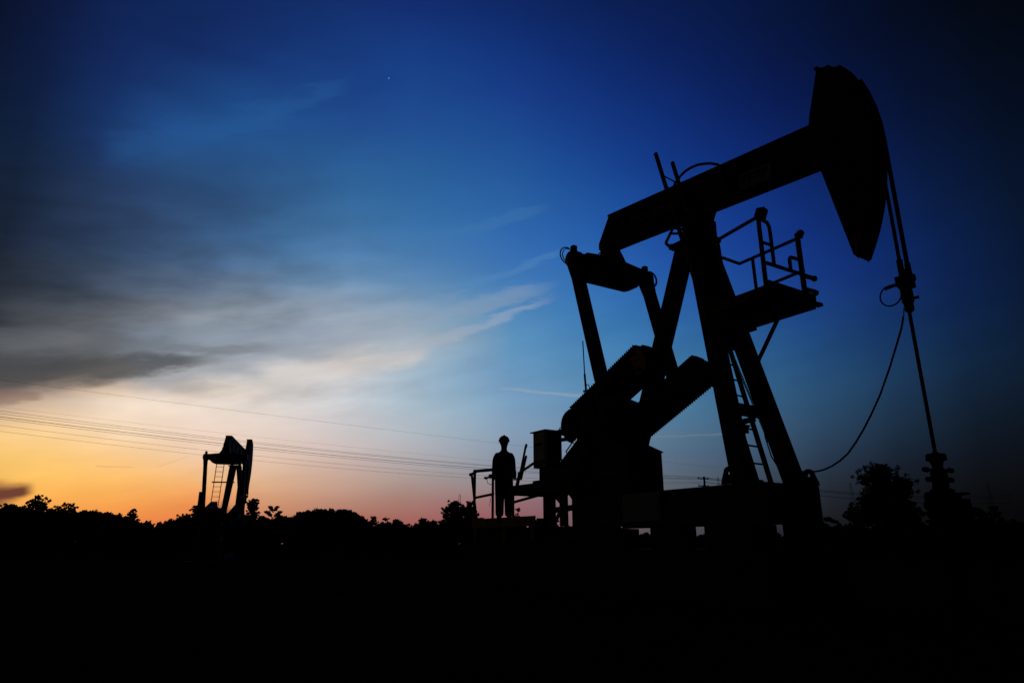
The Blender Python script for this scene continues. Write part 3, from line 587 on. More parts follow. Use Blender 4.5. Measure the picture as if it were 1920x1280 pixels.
# spiral wrapped hose from the carrier bar to the foot of the post
pts = [(3.93, .0, 4.83), (3.89, .02, 4.69), (3.81, .045, 4.5), (3.70, .07, 4.30), (3.47, .14, 3.92), (3.21, .22, 3.54), (2.99, .28, 3.27), (2.78, .34, 3.04), (2.57, .41, 2.85), (2.37, .47, 2.69), (2.17, .53, 2.59), (1.98, .58, 2.52), (1.80, .63, 2.48), (1.64, .68, 2.465), (1.45, .72, 2.47), (1.22, .78, 2.50)]
P3 = [Vector(p) for p in pts]; dense = []
for i in range(len(P3) - 1):
    for k_ in range(10): dense.append(P3[i].lerp(P3[i + 1], k_ / 10))
dense.append(P3[-1])
hf = near_frame('power_cable', 'spiral wrapped cable sagging from the carrier bar to the foot of the post', 'cable', 1.22, .78, 2.3)
hm = MB().tube(dense[12:], .015, 6)
sp = []
L_ = 0
for i in range(12, len(dense)):
    t = dense[i] - dense[i - 1]
    for k_ in range(3):
        c_ = dense[i - 1].lerp(dense[i], k_ / 3); L_ += t.length / 3; a = L_ / .07 * 2 * pi; tt = t.normalized(); u = tt.cross(Vector((.3, 1, 0))).normalized(); w_ = tt.cross(u)
        sp.append(c_ + u * cos(a) * .013 + w_ * sin(a) * .013)
hm.tube(sp, .008, 5); hm.tube(dense[:14], .008, 6)
hm.build('cable', RUBBER, hf)
lp = MB().torus((3.80, -.10, 5.02), .17, .012, 'y', 0, 360, 20, 6); lp.tube([(3.72, -.1, 5.16), (3.85, -.05, 5.19), (3.95, 0, 5.18)], .03, 8)
lp.build('cable_coil', RUBBER, hf)

# ------------------------------------------------------------------ foundation blocks
ff = near_frame('concrete_foundation', 'long concrete plinth carrying the large pumping unit', 'foundation', 0, 0, GZ)
f1 = MB(); f1.box(-8.3, 1.75, -1.15, 1.15, GZ - .2, 1.10); f1.build('plinth', CONC, ff, bevel=.02)
f2 = MB(); f2.box(-8.25, -3.0, -.95, .62, 1.103, 1.245); f2.box(-3.0, -1.9, -.95, -.5, 1.103, 1.249); f2.box(-3.6, -1.87, -.9, -.5, 1.25, 1.50); f2.box(-2.35, -1.87, -.93, -.9, 1.47, 1.52)
f2.build('rear_block', CONC, ff)
for x0, x1, y0, y1 in ((-1.17, -.30, -.86, -.5), (.22, 1.32, -.86, -.45), (1.0, 1.56, .35, .86), (-.5, .5, .5, .86)):
    MB().box(x0, x1, y0, y1, 1.103, 1.548).build('pedestal', CONC, ff)

# ------------------------------------------------------------------ sign board leaning on the skid
sg = near_frame('notice_board', 'pale blank notice board hung on the side of the skid', 'sign', -1.43, -.83, 1.62)
MB().box(-1.98, -.88, -.835, -.81, 1.64, 2.20).build('board', SIGNG, sg)
MB().box(-1.93, -.93, -.842, -.836, 1.72, 2.14).build('board_face', SIGNG, sg)
text_mesh('skid_lettering', 'MH-01', .28, SIGNF, fr, (.33, -.797, 1.96), sx=.8)

# ------------------------------------------------------------------ operator platform
op = near_frame('operator_platform', 'railed steel walkway beside the motor where the worker stands', 'platform', -6.5, -.6, 1.6)
d = MB(); d.box(-8.0, -4.92, -1.02, -.30, 1.72, 1.76); d.box(-8.02, -4.92, -1.045, -1.021, 1.62, 1.86); d.box(-8.03, -8.0, -1.0, -.3, 1.62, 1.86); d.box(-4.92, -4.89, -1.0, -.81, 1.62, 1.80)
for x in (-7.9, -6.4, -5.1): d.box(x - .05, x + .05, -1.0, -.32, 1.247, 1.72)
deck = d.build('deck', YELL, op)
r_ = MB(); r = .042
r_.cyl((-8.02, -.98, 1.76), (-8.02, -.98, 3.20), r, 8); r_.cyl((-8.02, -.98, 3.20), (-6.95, -.98, 3.155), .045, 8); r_.cyl((-8.02, -.98, 3.20), (-8.04, -.98, 3.2), .05, 8)
r_.cyl((-8.02, -.95, 3.18), (-8.30, -.95, 3.13), r, 8); r_.sphere((-8.32, -.95, 3.13), .05, 6)
r_.cyl((-8.26, -.94, 3.10), (-7.93, -.94, 1.76), .036, 8)
r_.cyl((-8.02, -.98, 2.45), (-6.98, -.98, 2.50), .036, 8)
r_.cyl((-6.98, -1.0, 1.76), (-6.98, -1.0, 3.15), .036, 8)
r_.build('railing', YELL, op); r_ = MB()
r_.cyl((-5.98, -.99, 1.76), (-5.98, -.99, 2.60), .034, 8)
r_.cyl((-6.05, -.99, 2.42), (-4.9, -.90, 2.42), .036, 8); r_.cyl((-6.05, -.99, 2.22), (-4.9, -.90, 2.36), .036, 8)
r_.build('railing', YELL, op)
v_ = MB(); v_.cyl((-7.35, -.98, 2.96), (-7.0, -.98, 3.0), .028, 8); v_.box(-7.18, -7.08, -1.02, -.94, 2.93, 3.04); v_.tube([(-7.35, -.98, 2.96), (-7.30, -.98, 2.82), (-7.15, -.98, 2.76), (-6.99, -.98, 2.80)], .008, 5)
v_.cyl((-7.45, -.98, 2.97), (-7.35, -.98, 2.95), .035, 8); v_.cyl((-7.02, -.95, 2.85), (-7.32, -.9, 2.2), .006, 5)
v_.build('valve', STEEL, op)
# brake lever
bl = near_frame('brake_lever', 'long brake lever slanting up beside the worker', 'lever', -5.85, -.9, 2.68)
l = MB(); l.beam((-5.90, -.88, 2.72), (-5.55, -.88, 3.62), .045, .04); l.beam((-5.84, -.84, 2.8), (-5.58, -.84, 3.40), .05, .04); l.beam((-5.98, -.88, 2.62), (-5.82, -.88, 2.98), .09, .05); l.beam((-5.90, -.88, 2.96), (-5.06, -.88, 3.20), .05, .05); l.build('lever_arm', STEEL, bl)
MB().cyl((-5.545, -.88, 3.60), (-5.51, -.88, 3.69), .032, 8).build('grip', RUBBER, bl)
# control cabinet
cf = near_frame('control_cabinet', 'pale steel control cabinet with a flat lid mounted above the motor', 'cabinet', -5.0, -.45, 3.02)
c = MB(); c.box(-5.32, -4.74, -.80, -.36, 3.05, 3.95); cbd = c.build('cabinet_body', CABIN, cf, bevel=.006)
MB().box(-5.38, -4.70, -.86, -.27, 3.952, 3.975).build('lid', GREYP, cf)
MB().box(-5.26, -4.80, -.812, -.801, 3.10, 3.90).build('door', CABIN, cf, cbd)
MB().box(-5.2, -4.9, -.818, -.813, 3.60, 3.66).build('label_strip', SIGND, cf, cbd)
MB().torus((-4.72, -.35, 4.02), .035, .014, 'x', 0, 360, 12, 6).build('lifting_eye', STEEL, cf)
b_ = MB(); b_.box(-4.735, -4.60, -.62, -.42, 3.2, 3.93); b_.box(-4.698, -4.50, -.48, -.30, 3.85, 3.985)
b_.box(-5.2, -4.2, -.7, .2, 2.62, 3.05); b_.tube([(-4.65, -.45, 3.72), (-4.3, -.48, 3.70), (-4.1, -.5, 3.62), (-3.95, -.52, 3.66), (-3.86, -.54, 3.78)], .05, 8); b_.build('bracket', GREYP, cf)
# aerial
an = near_frame('whip_aerial', 'thin whip aerial standing up behind the crank', 'aerial', -3.35, -.45, 4.6)
MB().cyl((-3.45, -.5, 4.55), (-3.50, -.5, 5.2), .026, 8).cyl((-3.50, -.5, 5.2), (-3.53, -.5, 6.06), .015, 6).build('mast', STEEL, an)
MB().torus((-3.40, -.5, 4.78), .07, .010, 'y', -30, 200, 12, 5, 2.0).cyl((-3.55, -.5, 4.78), (-3.38, -.5, 4.74), .03, 6).build('clamp', STEEL, an)

# ------------------------------------------------------------------ wellhead
wf = near_frame('wellhead', 'squat stacked wellhead with side valves under the polished rod', 'wellhead', 3.99, 0, GZ)
w = MB(); c0 = (3.99, 0, 0)
w.lathe([(.04, 2.50), (.06, 2.48), (.13, 2.47), (.14, 2.38), (.09, 2.36), (.07, 2.28), (.09, 2.25), (.11, 2.22), (.11, 2.02), (.10, 1.98), (.16, 1.95), (.16, 1.88), (.12, 1.85), (.12, 1.6), (.17, 1.56), (.17, 1.46), (.12, 1.42), (.12, 1.1), (.18, 1.06), (.18, .9), (.13, .86), (.13, .5), (.2, .46), (.2, GZ)], c0, 20)
w.build('tree_body', MATTE, wf)
for i, (z, hw, rr) in enumerate(((2.43, .10, .035), (2.24, .22, .030), (2.10, .19, .030), (1.86, .24, .045))):
    q = MB(); q.cyl((3.99 - hw * .3, -hw, z), (3.99 + hw * .3, hw, z), rr * .6, 10)
    for sg_ in (-1, 1): q.lathe([(.02, -.05), (rr * 1.3, -.04), (rr * 1.3, .04), (.02, .05)], (3.99 + sg_ * hw * .3, sg_ * hw, z), 12, 'y')
    q.build('ram_screw', MATTE, wf)
q = MB(); q.cyl((3.99, -.12, 1.72), (3.99, -.42, 1.72), .09, 12); q.lathe([(.03, -.05), (.15, -.04), (.15, .04), (.03, .05)], (3.99, -.45, 1.72), 14, 'y') if False else None; q.beam((3.99, -.18, 2.0), (3.99, -.42, 1.72), .04, .04, (1, 0, 0)); q.build('wing_valve', MATTE, wf)
q = MB(); q.cyl((3.99, .12, 1.70), (3.99, 1.0, 1.66), .07, 12); q.box(3.9, 4.08, .4, .62, 1.55, 1.84); q.cyl((3.99, .5, 1.84), (3.99, .5, 1.92), .03, 8); q.lathe([(.02, 1.9), (.14, 1.9), (.14, 1.93), (.02, 1.93)], (3.99, .5, 0), 12)
q.tube([(3.99, 1.0, 1.66), (3.99, 1.12, 1.62), (3.99, 1.18, 1.5), (3.99, 1.2, GZ)], .07, 12); q.build('flow_line', MATTE, wf)

# ------------------------------------------------------------------ distant unit
def far_unit():
    Yd = 35.8; base = at(427, 1000, Yd); 
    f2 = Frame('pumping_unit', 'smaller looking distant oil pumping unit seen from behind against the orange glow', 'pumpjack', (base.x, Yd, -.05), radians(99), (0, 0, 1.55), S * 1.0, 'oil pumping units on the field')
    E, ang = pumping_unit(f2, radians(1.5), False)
    l = MB()
    for y in (.84, 1.32): l.cyl((.3, y + .12, 1.7), (.1, y - .06, 8.0), .026, 6)
    for i in range(19): l.cyl((.3 - .2 * i / 18, .96 - .18 * i / 18, 1.9 + i * .33), (.3 - .2 * i / 18, 1.44 - .18 * i / 18, 1.9 + i * .33), .016, 5)
    l.box(.12, .2, .0, 1.45, 6.45, 6.53)
    l.build('ladder', YELL, f2)
    MB().box(-3.4, -3.0, .92, 1.18, 1.6, 5.6).box(-3.5, -2.9, .62, 1.10, 3.6, 4.7).build('control_box', GREYP, f2)
    MB().prism([(-.95, 1.6), (-.12, 1.6), (-.16, 6.0), (-.28, 7.35), (-.45, 7.35)], .45, .5, 'x').build('filler_plate', BLUE, f2)  # invented plate, only fills out the dark mass by the right leg
    return f2
far_unit()

# ------------------------------------------------------------------ worker on the walkway
def skin_fig(name, nodes, edges, mat, parent, root=0, sub=2):
    """nodes: (x, y, z, rx, ry)"""
    me = bpy.data.meshes.new(name + '_cage'); me.from_pydata([n[:3] for n in nodes], edges, [])
    o = bpy.data.objects.new(name, me); COL.objects.link(o)
    sk = o.modifiers.new('skin', 'SKIN'); sk.use_smooth_shade = True
    for i, n in enumerate(nodes): me.skin_vertices[0].data[i].radius = (n[3], n[4])
    me.skin_vertices[0].data[root].use_root = True
    ss = o.modifiers.new('sub', 'SUBSURF'); ss.levels = sub; ss.render_levels = sub
    bpy.context.view_layer.update()
    m2 = bpy.data.meshes.new_from_object(o.evaluated_get(bpy.context.evaluated_depsgraph_get()))
    o.modifiers.clear(); o.data = m2; m2.name = name; m2.materials.clear(); m2.materials.append(mat)
    for p in m2.polygons: p.use_smooth = True
    o.parent = parent
    return o
def person():
    loc = near_world(-6.62, -.62, 1.76); loc.x -= .165
    root = bpy.data.objects.new('person', None); COL.objects.link(root); root.location = loc
    root.rotation_euler = (0, 0, radians(6))
    tag(root, 'worker in dark coverall and hard hat standing at the walkway rail', 'person')
    # faces -Y (towards the camera); x to the viewer's right
    K = .985
    def Nd(x, y, z, a, b=None): return (x * K, y * K, z * K, a, b or a)
    nodes = [Nd(0, 0, .93, .13, .10), Nd(0, 0, 1.10, .13, .095), Nd(0, .01, 1.28, .145, .105), Nd(0, .01, 1.40, .12, .09), Nd(0, .0, 1.49, .068, .066), Nd(0, -.01, 1.56, .066, .068)]
    edges = [(0, 1), (1, 2), (2, 3), (3, 4), (4, 5)]
    def add(p, i, n):
        nodes.append(n); edges.append((i, len(nodes) - 1)); return len(nodes) - 1
    # head chain
    h1 = add(0, 5, Nd(0, -.02, 1.62, .082, .095)); h2 = add(0, h1, Nd(0, -.01, 1.69, .094, .112)); h3 = add(0, h2, Nd(0, 0, 1.75, .08, .095))
    hands = []
    for s in (-1, 1):
        a = add(0, 3, Nd(s * .15, .01, 1.40, .062)); a = add(0, a, Nd(s * .17, .02, 1.34, .052)); b = add(0, a, Nd(s * .19, .02, 1.10, .042))
        # forearm comes forward and down to the rail
        c = add(0, b, Nd(s * .205, -.10, .98, .035)); w = add(0, c, Nd(s * .215, -.22, .90, .027)); pm = add(0, w, Nd(s * .205, -.27, .885, .036, .020))
        hands.append((s, pm))
        # legs
        q = add(0, 0, Nd(s * .085, 0, .84, .088)); q = add(0, q, Nd(s * .10, -.01, .48, .06)); q = add(0, q, Nd(s * .11, .01, .12, .045)); q2 = add(0, q, Nd(s * .11, -.0, .05, .042)); add(0, q2, Nd(s * .12, -.15, .035, .034))
    body = skin_fig('body', nodes, edges, SKIN, root)
    # fingers and thumb, curled over the rail
    fg = []
    for s, _ in hands:
        for k in range(4):
            x = s * (.205 + (k - 1.5) * .019); L = (.9, 1.0, .95, .78)[k if s < 0 else 3 - k]
            pts = [(x, -.285, .892), (x, -.285 - .038 * L, .886), (x, -.285 - .058 * L, .862), (x, -.285 - .052 * L, .838)]
            fg.append([(p[0] * K, p[1] * K, p[2] * K) for p in pts])
        fg.append([(p[0] * K, p[1] * K, p[2] * K) for p in [(s * .175, -.25, .88), (s * .158, -.275, .868), (s * .157, -.30, .850)]])
    mb = MB()
    for p in fg: mb.tube(p, .0095, 8, False, .0075)
    # face: nose, ears, brow, mouth
    mb.sphere((0, -.112 * K, 1.655 * K), .014, 6, 1.3); mb.sphere((-.078 * K, 0, 1.665 * K), .018, 6, 1.6); mb.sphere((.078 * K, 0, 1.665 * K), .018, 6, 1.6)
    mb.sphere((-.03, -.088, 1.675 * K), .011, 6); mb.sphere((.03, -.088, 1.675 * K), .011, 6); mb.beam((-.024, -.094, 1.615 * K), (.024, -.094, 1.615 * K), .01, .01)
    me = bpy.data.meshes.new('f'); me.from_pydata(mb.v, [], mb.f); bm = bmesh.new(); bm.from_mesh(body.data); bm.from_mesh(me); bm.to_mesh(body.data); bm.free()
    for p in body.data.polygons: p.use_smooth = True
    # coverall
    n2 = [Nd(0, 0, .93, .195, .14), Nd(0, 0, 1.08, .195, .13), Nd(0, .01, 1.26, .205, .14), Nd(0, .01, 1.40, .175, .11), Nd(0, .01, 1.46, .08, .08)]
    edges = [(0, 1), (1, 2), (2, 3), (3, 4)]; nodes = n2
    def add2(i, n): nodes.append(n); edges.append((i, len(nodes) - 1)); return len(nodes) - 1
    for s in (-1, 1):
        a = add2(3, Nd(s * .14, .01, 1.39, .085)); a = add2(a, Nd(s * .180, .02, 1.34, .078)); b = add2(a, Nd(s * .202, .02, 1.10, .064)); c = add2(b, Nd(s * .215, -.09, .99, .055)); add2(c, Nd(s * .21, -.19, .915, .042))
        k_ = .015 if s > 0 else 0.0; q = add2(0, Nd(s * .09, 0, .80, .122)); q = add2(q, Nd(s * .09 + k_, -.02 - k_, .48, .104)); q = add2(q, Nd(s * .092 + k_, .0, .22, .094)); add2(q, Nd(s * .092 + k_, .0, .09, .096))
    cov = skin_fig('coverall', nodes, edges, COVER, root)
    band = MB().lathe([(.214, 1.165), (.217, 1.175), (.217, 1.205), (.213, 1.212)], (0, 0, 0), 24); band.v = [(x, y * .74, z * K) for x, y, z in band.v]; band.build('reflective_band', TAPE, None, cov)
    col = MB().lathe([(.085, 1.445), (.078, 1.47), (.066, 1.50), (.06, 1.50)], (0, 0, 0), 16); col.v = [(x, y, z * K) for x, y, z in col.v]; col.build('collar', COVER, None, cov)
    for s in (-1, 1):
        bt = MB().prism([(.11, .0), (-.17, .0), (-.19, .03), (-.17, .07), (-.06, .10), (-.04, .17), (.07, .17), (.09, .1)], s * .10 + (.015 if s > 0 else 0) - .045, s * .10 + (.015 if s > 0 else 0) + .045, 'x')
        bt.build('boot', BOOT, None, root)
    # hard hat: shell, brim, front ridge
    hz = 1.715 * K
    prof = [(.118 * cos(radians(a)), hz + .118 * sin(radians(a)) * 1.02) for a in range(0, 86, 8)] + [(.004, hz + .1205)]
    ht = MB().lathe(prof, (0, 0, 0), 28); ht.lathe([(.10, hz - .012), (.121, hz - .016), (.125, hz - .008), (.115, hz + .008)], (0, 0, 0), 28)
    ht.v = [(x, y * 1.16, z) for x, y, z in ht.v]
    ht.prism([(-.03 + .0, hz + .0), (-.155, hz - .014), (-.165, hz - .02), (-.13, hz + .02)], -.06, .06, 'x')
    ht.tube([(0, -.10, hz + .07), (0, -.05, hz + .122), (0, 0, hz + .13), (0, .06, hz + .12), (0, .11, hz + .065)], .011, 8)
    ht.build('hard_hat', HELM, None, root)
    MB().tube([(-.075, -.02, hz - .01), (-.072, -.05, hz - .09), (0, -.075, hz - .155), (.072, -.05, hz - .09), (.075, -.02, hz - .01)], .004, 5).build('chin_strap', RUBBER, None, root)
person()

# ------------------------------------------------------------------ trees
def leafcloud(rnd, mb, c, r, n, size, flat=1.0):
    for _ in range(n):
        while True:
            p = Vector((rnd.uniform(-1, 1), rnd.uniform(-1, 1), rnd.uniform(-1, 1)))
            if p.length < 1: break
        p = p * (.55 + .45 * rnd.random()); q = c + Vector((p.x * r, p.y * r, p.z * r * flat))
        s = size * rnd.uniform(.6, 1.35); u = Vector((rnd.gauss(0, 1), rnd.gauss(0, 1), rnd.gauss(0, .7))).normalized(); w = u.cross(Vector((rnd.gauss(0, 1), rnd.gauss(0, 1), rnd.gauss(0, 1)))).normalized()
        k = len(mb.v)
        mb.v += [tuple(q - u * s * .5), tuple(q + w * s * .28), tuple(q + u * s * .5), tuple(q - w * s * .28)]; mb.f.append((k, k + 1, k + 2, k + 3)); mb.smooth.append(False)
def tree(name, label, cat, px, top, halfw, Y, seed, mat=LEAFD, group=None, kind='bushy', baseZ=-.05, leaf=.22, nclump=16, dens=1.0, bottom=None):
    """px, top, halfw: where and how wide the crown stands in the photograph; Y: distance"""
    rnd = random.Random(seed); tp = at(px, top, Y); W = (at(px + halfw, top, Y) - at(px - halfw, top, Y)).length / 2
    H = tp.z - baseZ; x0 = at(px, 1000, Y).x
    root = bpy.data.objects.new(name, None); COL.objects.link(root); root.location = (x0, Y, baseZ); tag(root, label, cat, group)
    tr = MB(); cr = MB(); tops = []
    tr.tube([(0, 0, 0), (rnd.uniform(-.1, .1), 0, H * .3), (rnd.uniform(-.2, .2), rnd.uniform(-.2, .2), H * .62)], .03 * H + .03, 8, False, .015 * H)
    if kind == 'bushy':
        for i in range(int(nclump * 1.7)):
            a = rnd.uniform(0, 2 * pi); zz = rnd.random() ** .8; rr = W * .9 * sqrt(max(0.0, 1 - (1.5 * zz - .6) ** 2 * .9)) * rnd.uniform(.25, 1)
            c = Vector((cos(a) * rr, sin(a) * rr * .8, H * (.30 + .58 * zz))); r = max(W * rnd.uniform(.22, .42), leaf * 1.1)
            if i == 0: c = Vector((0, 0, H - r * .7))
            tops.append((c, r))
        for c, r in tops:
            tr.tube([(0, 0, H * rnd.uniform(.2, .45)), tuple(c * .6 + Vector((0, 0, H * .1))), tuple(c)], .012 * H, 5, False, .005 * H)
            leafcloud(rnd, cr, c, r, int(70 * dens * max(1.0, (r / leaf) ** 2 / 3)), leaf, .85)
            for _ in range(6):                                 # loose sprays that break the outline
                d = Vector((rnd.gauss(0, 1), rnd.gauss(0, .6), abs(rnd.gauss(0, 1)))).normalized(); e = c + d * r * rnd.uniform(1.0, 1.45)
                if e.z > H: e.z = H - rnd.random() * .1 * H
                tr.tube([tuple(c), tuple(e)], .004 * H, 4, False, .002 * H); leafcloud(rnd, cr, e, r * .30, int(34 * dens), leaf * .62)
    elif kind == 'dome':
        for i in range(nclump):
            a = pi * (i + .5) / nclump; rr = W * .86
            c = Vector((-cos(a) * rr, rnd.uniform(-.4, .4) * W, H * .42 + sin(a) ** .6 * H * .47 * rnd.uniform(.9, 1.04))); r = W * rnd.uniform(.13, .2)
            leafcloud(rnd, cr, c, r, int(170 * dens), leaf, .8); tr.tube([(0, 0, H * .3), tuple(c)], .01 * H, 5, False, .004 * H)
        for i in range(nclump * 3):
            c = Vector((rnd.uniform(-.8, .8) * W, rnd.uniform(-.5, .5) * W, H * rnd.uniform(.25, .72))); leafcloud(rnd, cr, c, W * .24, int(150 * dens), leaf * 1.25)
    elif kind == 'tiered':
        for lv in range(6):
            z = H * (.40 + .6 * lv / 5.5); L = W * (1.05 - .85 * (lv / 5.5) ** 1.6)
            for k in range(5):
                a = rnd.uniform(0, 2 * pi); sgn = 1 if k % 2 else -1; e = Vector((sgn * L * rnd.uniform(.6, 1), sin(a) * L * .6, z + L * .16))
                tr.tube([(0, 0, z - .1 * H), tuple(e)], .008 * H, 5, False, .003 * H)
                for q in (.45, .7, .9, 1.0): leafcloud(rnd, cr, Vector((e.x * q, e.y * q, z - .1 * H * (1 - q) + L * .16 * q)), W * .13, int(34 * dens), leaf, .45)
    elif kind == 'bare':
        def br(p, d, L, r, n):
            e = p + d * L; tr.tube([tuple(p), tuple(e)], r, 4, False, r * .6)
            if n:
                for _ in range(3):
                    d2 = (d + Vector((rnd.gauss(0, .4), rnd.gauss(0, .3), rnd.gauss(.05, .2)))).normalized(); br(p + d * L * rnd.uniform(.5, 1), d2, L * rnd.uniform(.55, .8), r * .6, n - 1)
        for k in range(3): br(Vector((rnd.uniform(-.2, .2), 0, 0)), Vector((rnd.uniform(-.25, .25), 0, 1)).normalized(), H * .4, .03, 4)
    tr.build('trunk', BARK, None, root)
    if cr.v: cr.build('crown', mat, None, root)
    return root
G1 = 'trees along the left horizon'
L1 = 'ragged dark tree in the row on the left horizon, left of the distant pumping unit'
for i, (px, top, hw, Y, k, n) in enumerate([
    (8, 944, 26, 62, 'bushy', 14), (30, 950, 30, 70, 'bushy', 14), (88, 954, 26, 66, 'bushy', 12), (100, 948, 16, 70, 'bushy', 8),
    (150, 958, 24, 66, 'bushy', 14), (172, 957, 20, 72, 'bushy', 12), (196, 961, 24, 68, 'bushy', 14), (218, 963, 18, 68, 'bushy', 10)]):
    tree('tree', L1, 'tree', px, top, hw * 1.15, Y, 100 + i, LEAFD, G1, k, leaf=.24, nclump=n)
tree('tree', 'tallest spiky tree under the small dark cloud at far left', 'tree', 58, 928, 24, 58, 7, LEAFD, G1, leaf=.24, nclump=18, dens=.9)
tree('tree', 'open crowned tree with a forked top, second peak of the left treeline', 'tree', 119, 942, 22, 60, 21, LEAFD, G1, leaf=.24, nclump=13, dens=.8)
tree('tree', 'pointed tree at the right end of the left treeline', 'tree', 240, 955, 18, 60, 33, LEAFD, G1, leaf=.22, nclump=14, dens=.9)
tree('shrub', 'low feathery shrub in the dip between the left treeline and the distant pumping unit', 'shrub', 273, 976, 15, 52, 35, LEAFM, leaf=.2, nclump=9, dens=.7)
tree('shrub', 'small ragged shrub left of the distant pumping unit', 'shrub', 316, 972, 22, 50, 36, LEAFM, leaf=.2, nclump=10, dens=.8)
tree('shrub', 'rounded shrub just left of the distant pumping unit', 'shrub', 345, 964, 22, 48, 37, LEAFM, leaf=.2, nclump=12)
tree('tree', 'small round headed tree touching the control box of the distant pumping unit', 'tree', 364, 946, 13, 44, 38, LEAFM, leaf=.2, nclump=8, dens=.8)
tree('tree', 'thin leafless tree behind the ladder of the distant pumping unit', 'tree', 402, 925, 12, 52, 39, LEAFM, kind='bare')
tree('tree', 'upright spiky tree right of the distant pumping unit', 'tree', 470, 934, 16, 42, 40, LEAFM, leaf=.2, nclump=15, dens=.7)
tree('shrub', 'bushy shrub at the foot of the distant pumping unit', 'shrub', 450, 968, 26, 44, 43, LEAFM, leaf=.2, nclump=12)
tree('shrub', 'low dark shrub added to cover the pale base of the distant pumping unit', 'shrub', 448, 984, 40, 30, 143, LEAFM, leaf=.16, nclump=16)  # added shrub, hides the pale lit sides of the unit's base
tree('tree', 'small tree with flat tiered branches right of the distant pumping unit', 'tree', 508, 946, 26, 44, 41, LEAFM, kind='tiered', leaf=.14, dens=1.6)
tree('tree', 'broad flat topped dark tree in the middle of the horizon', 'tree', 592, 949, 48, 60, 44, LEAFD, kind='dome', leaf=.2, nclump=26)
tree('tree', 'square shouldered dark tree joined to the broad flat topped tree', 'tree', 645, 948, 32, 60, 45, LEAFD, kind='dome', leaf=.2, nclump=20)
tree('shrub', 'low dark shrub sloping down left of the broad flat topped tree', 'shrub', 548, 968, 26, 60, 46, LEAFD, kind='dome', leaf=.2, nclump=12)
L2 = 'low bush among the small bushes right of the broad flat topped tree'
for i, (px, top, hw) in enumerate([(700, 967, 14), (722, 970, 14), (740, 974, 10), (760, 982, 14), (680, 982, 14)]):
    tree('shrub', L2, 'shrub', px, top, hw, 62, 200 + i, LEAFD, 'small bushes on the middle horizon', leaf=.2, nclump=9)
tree('shrub', 'narrow pointed bush left of the twin dark trees', 'shrub', 793, 971, 12, 60, 51, LEAFD, leaf=.2, nclump=9)
tree('tree', 'small flat branched tree left of the twin dark trees', 'tree', 812, 976, 12, 56, 52, LEAFD, kind='tiered', leaf=.16)
tree('tree', 'left of the twin dark trees beside the walkway, with the pointed top', 'tree', 849, 939, 25, 50, 53, LEAFD, leaf=.2, nclump=26, dens=1.1)
tree('tree', 'right of the twin dark trees beside the walkway, rounder and denser', 'tree', 880, 940, 20, 50, 54, LEAFD, leaf=.2, nclump=26, dens=1.2)
tree('shrub', 'tiny bush seen between the worker and the motor frame', 'shrub', 972, 952, 9, 55, 55, LEAFD, leaf=.18, nclump=6, dens=.7)
tree('tree', 'dense rounded tree right of the front of the large pumping unit', 'tree', 1556, 964, 26, 52, 56, LEAFD, kind='dome', leaf=.2, nclump=14)
tree('tree', 'big open leaved tree between the large pumping unit and the wellhead', 'tree', 1668, 868, 54, 26, 57, LEAFM, leaf=.115, nclump=30, dens=1.0)
tree('tree', 'small drooping tree left of the big open leaved tree', 'tree', 1602, 950, 18, 27, 58, LEAFM, leaf=.14, nclump=14, dens=.8)
tree('shrub', 'dark shrub behind the wellhead, left side', 'shrub', 1712, 938, 26, 24, 59, LEAFM, leaf=.14, nclump=12)
tree('shrub', 'wide dark shrub right of the wellhead', 'shrub', 1776, 922, 34, 24, 60, LEAFD, leaf=.14, nclump=26)
tree('shrub', 'low sloping shrub farther right of the wellhead', 'shrub', 1812, 958, 34, 26, 61, LEAFD, leaf=.14, nclump=14)
tree('tree', 'small umbrella shaped tree near the right edge', 'tree', 1872, 946, 16, 34, 62, LEAFD, kind='tiered', leaf=.16, dens=.8)
tree('shrub', 'rounded shrub at the right edge of the view', 'shrub', 1895, 968, 26, 34, 63, LEAFD, kind='dome', leaf=.16, nclump=12)
tree('shrub', 'low shrub between the wellhead shrubs and the umbrella shaped tree', 'shrub', 1846, 968, 24, 34, 64, LEAFD, kind='dome', leaf=.16, nclump=12)
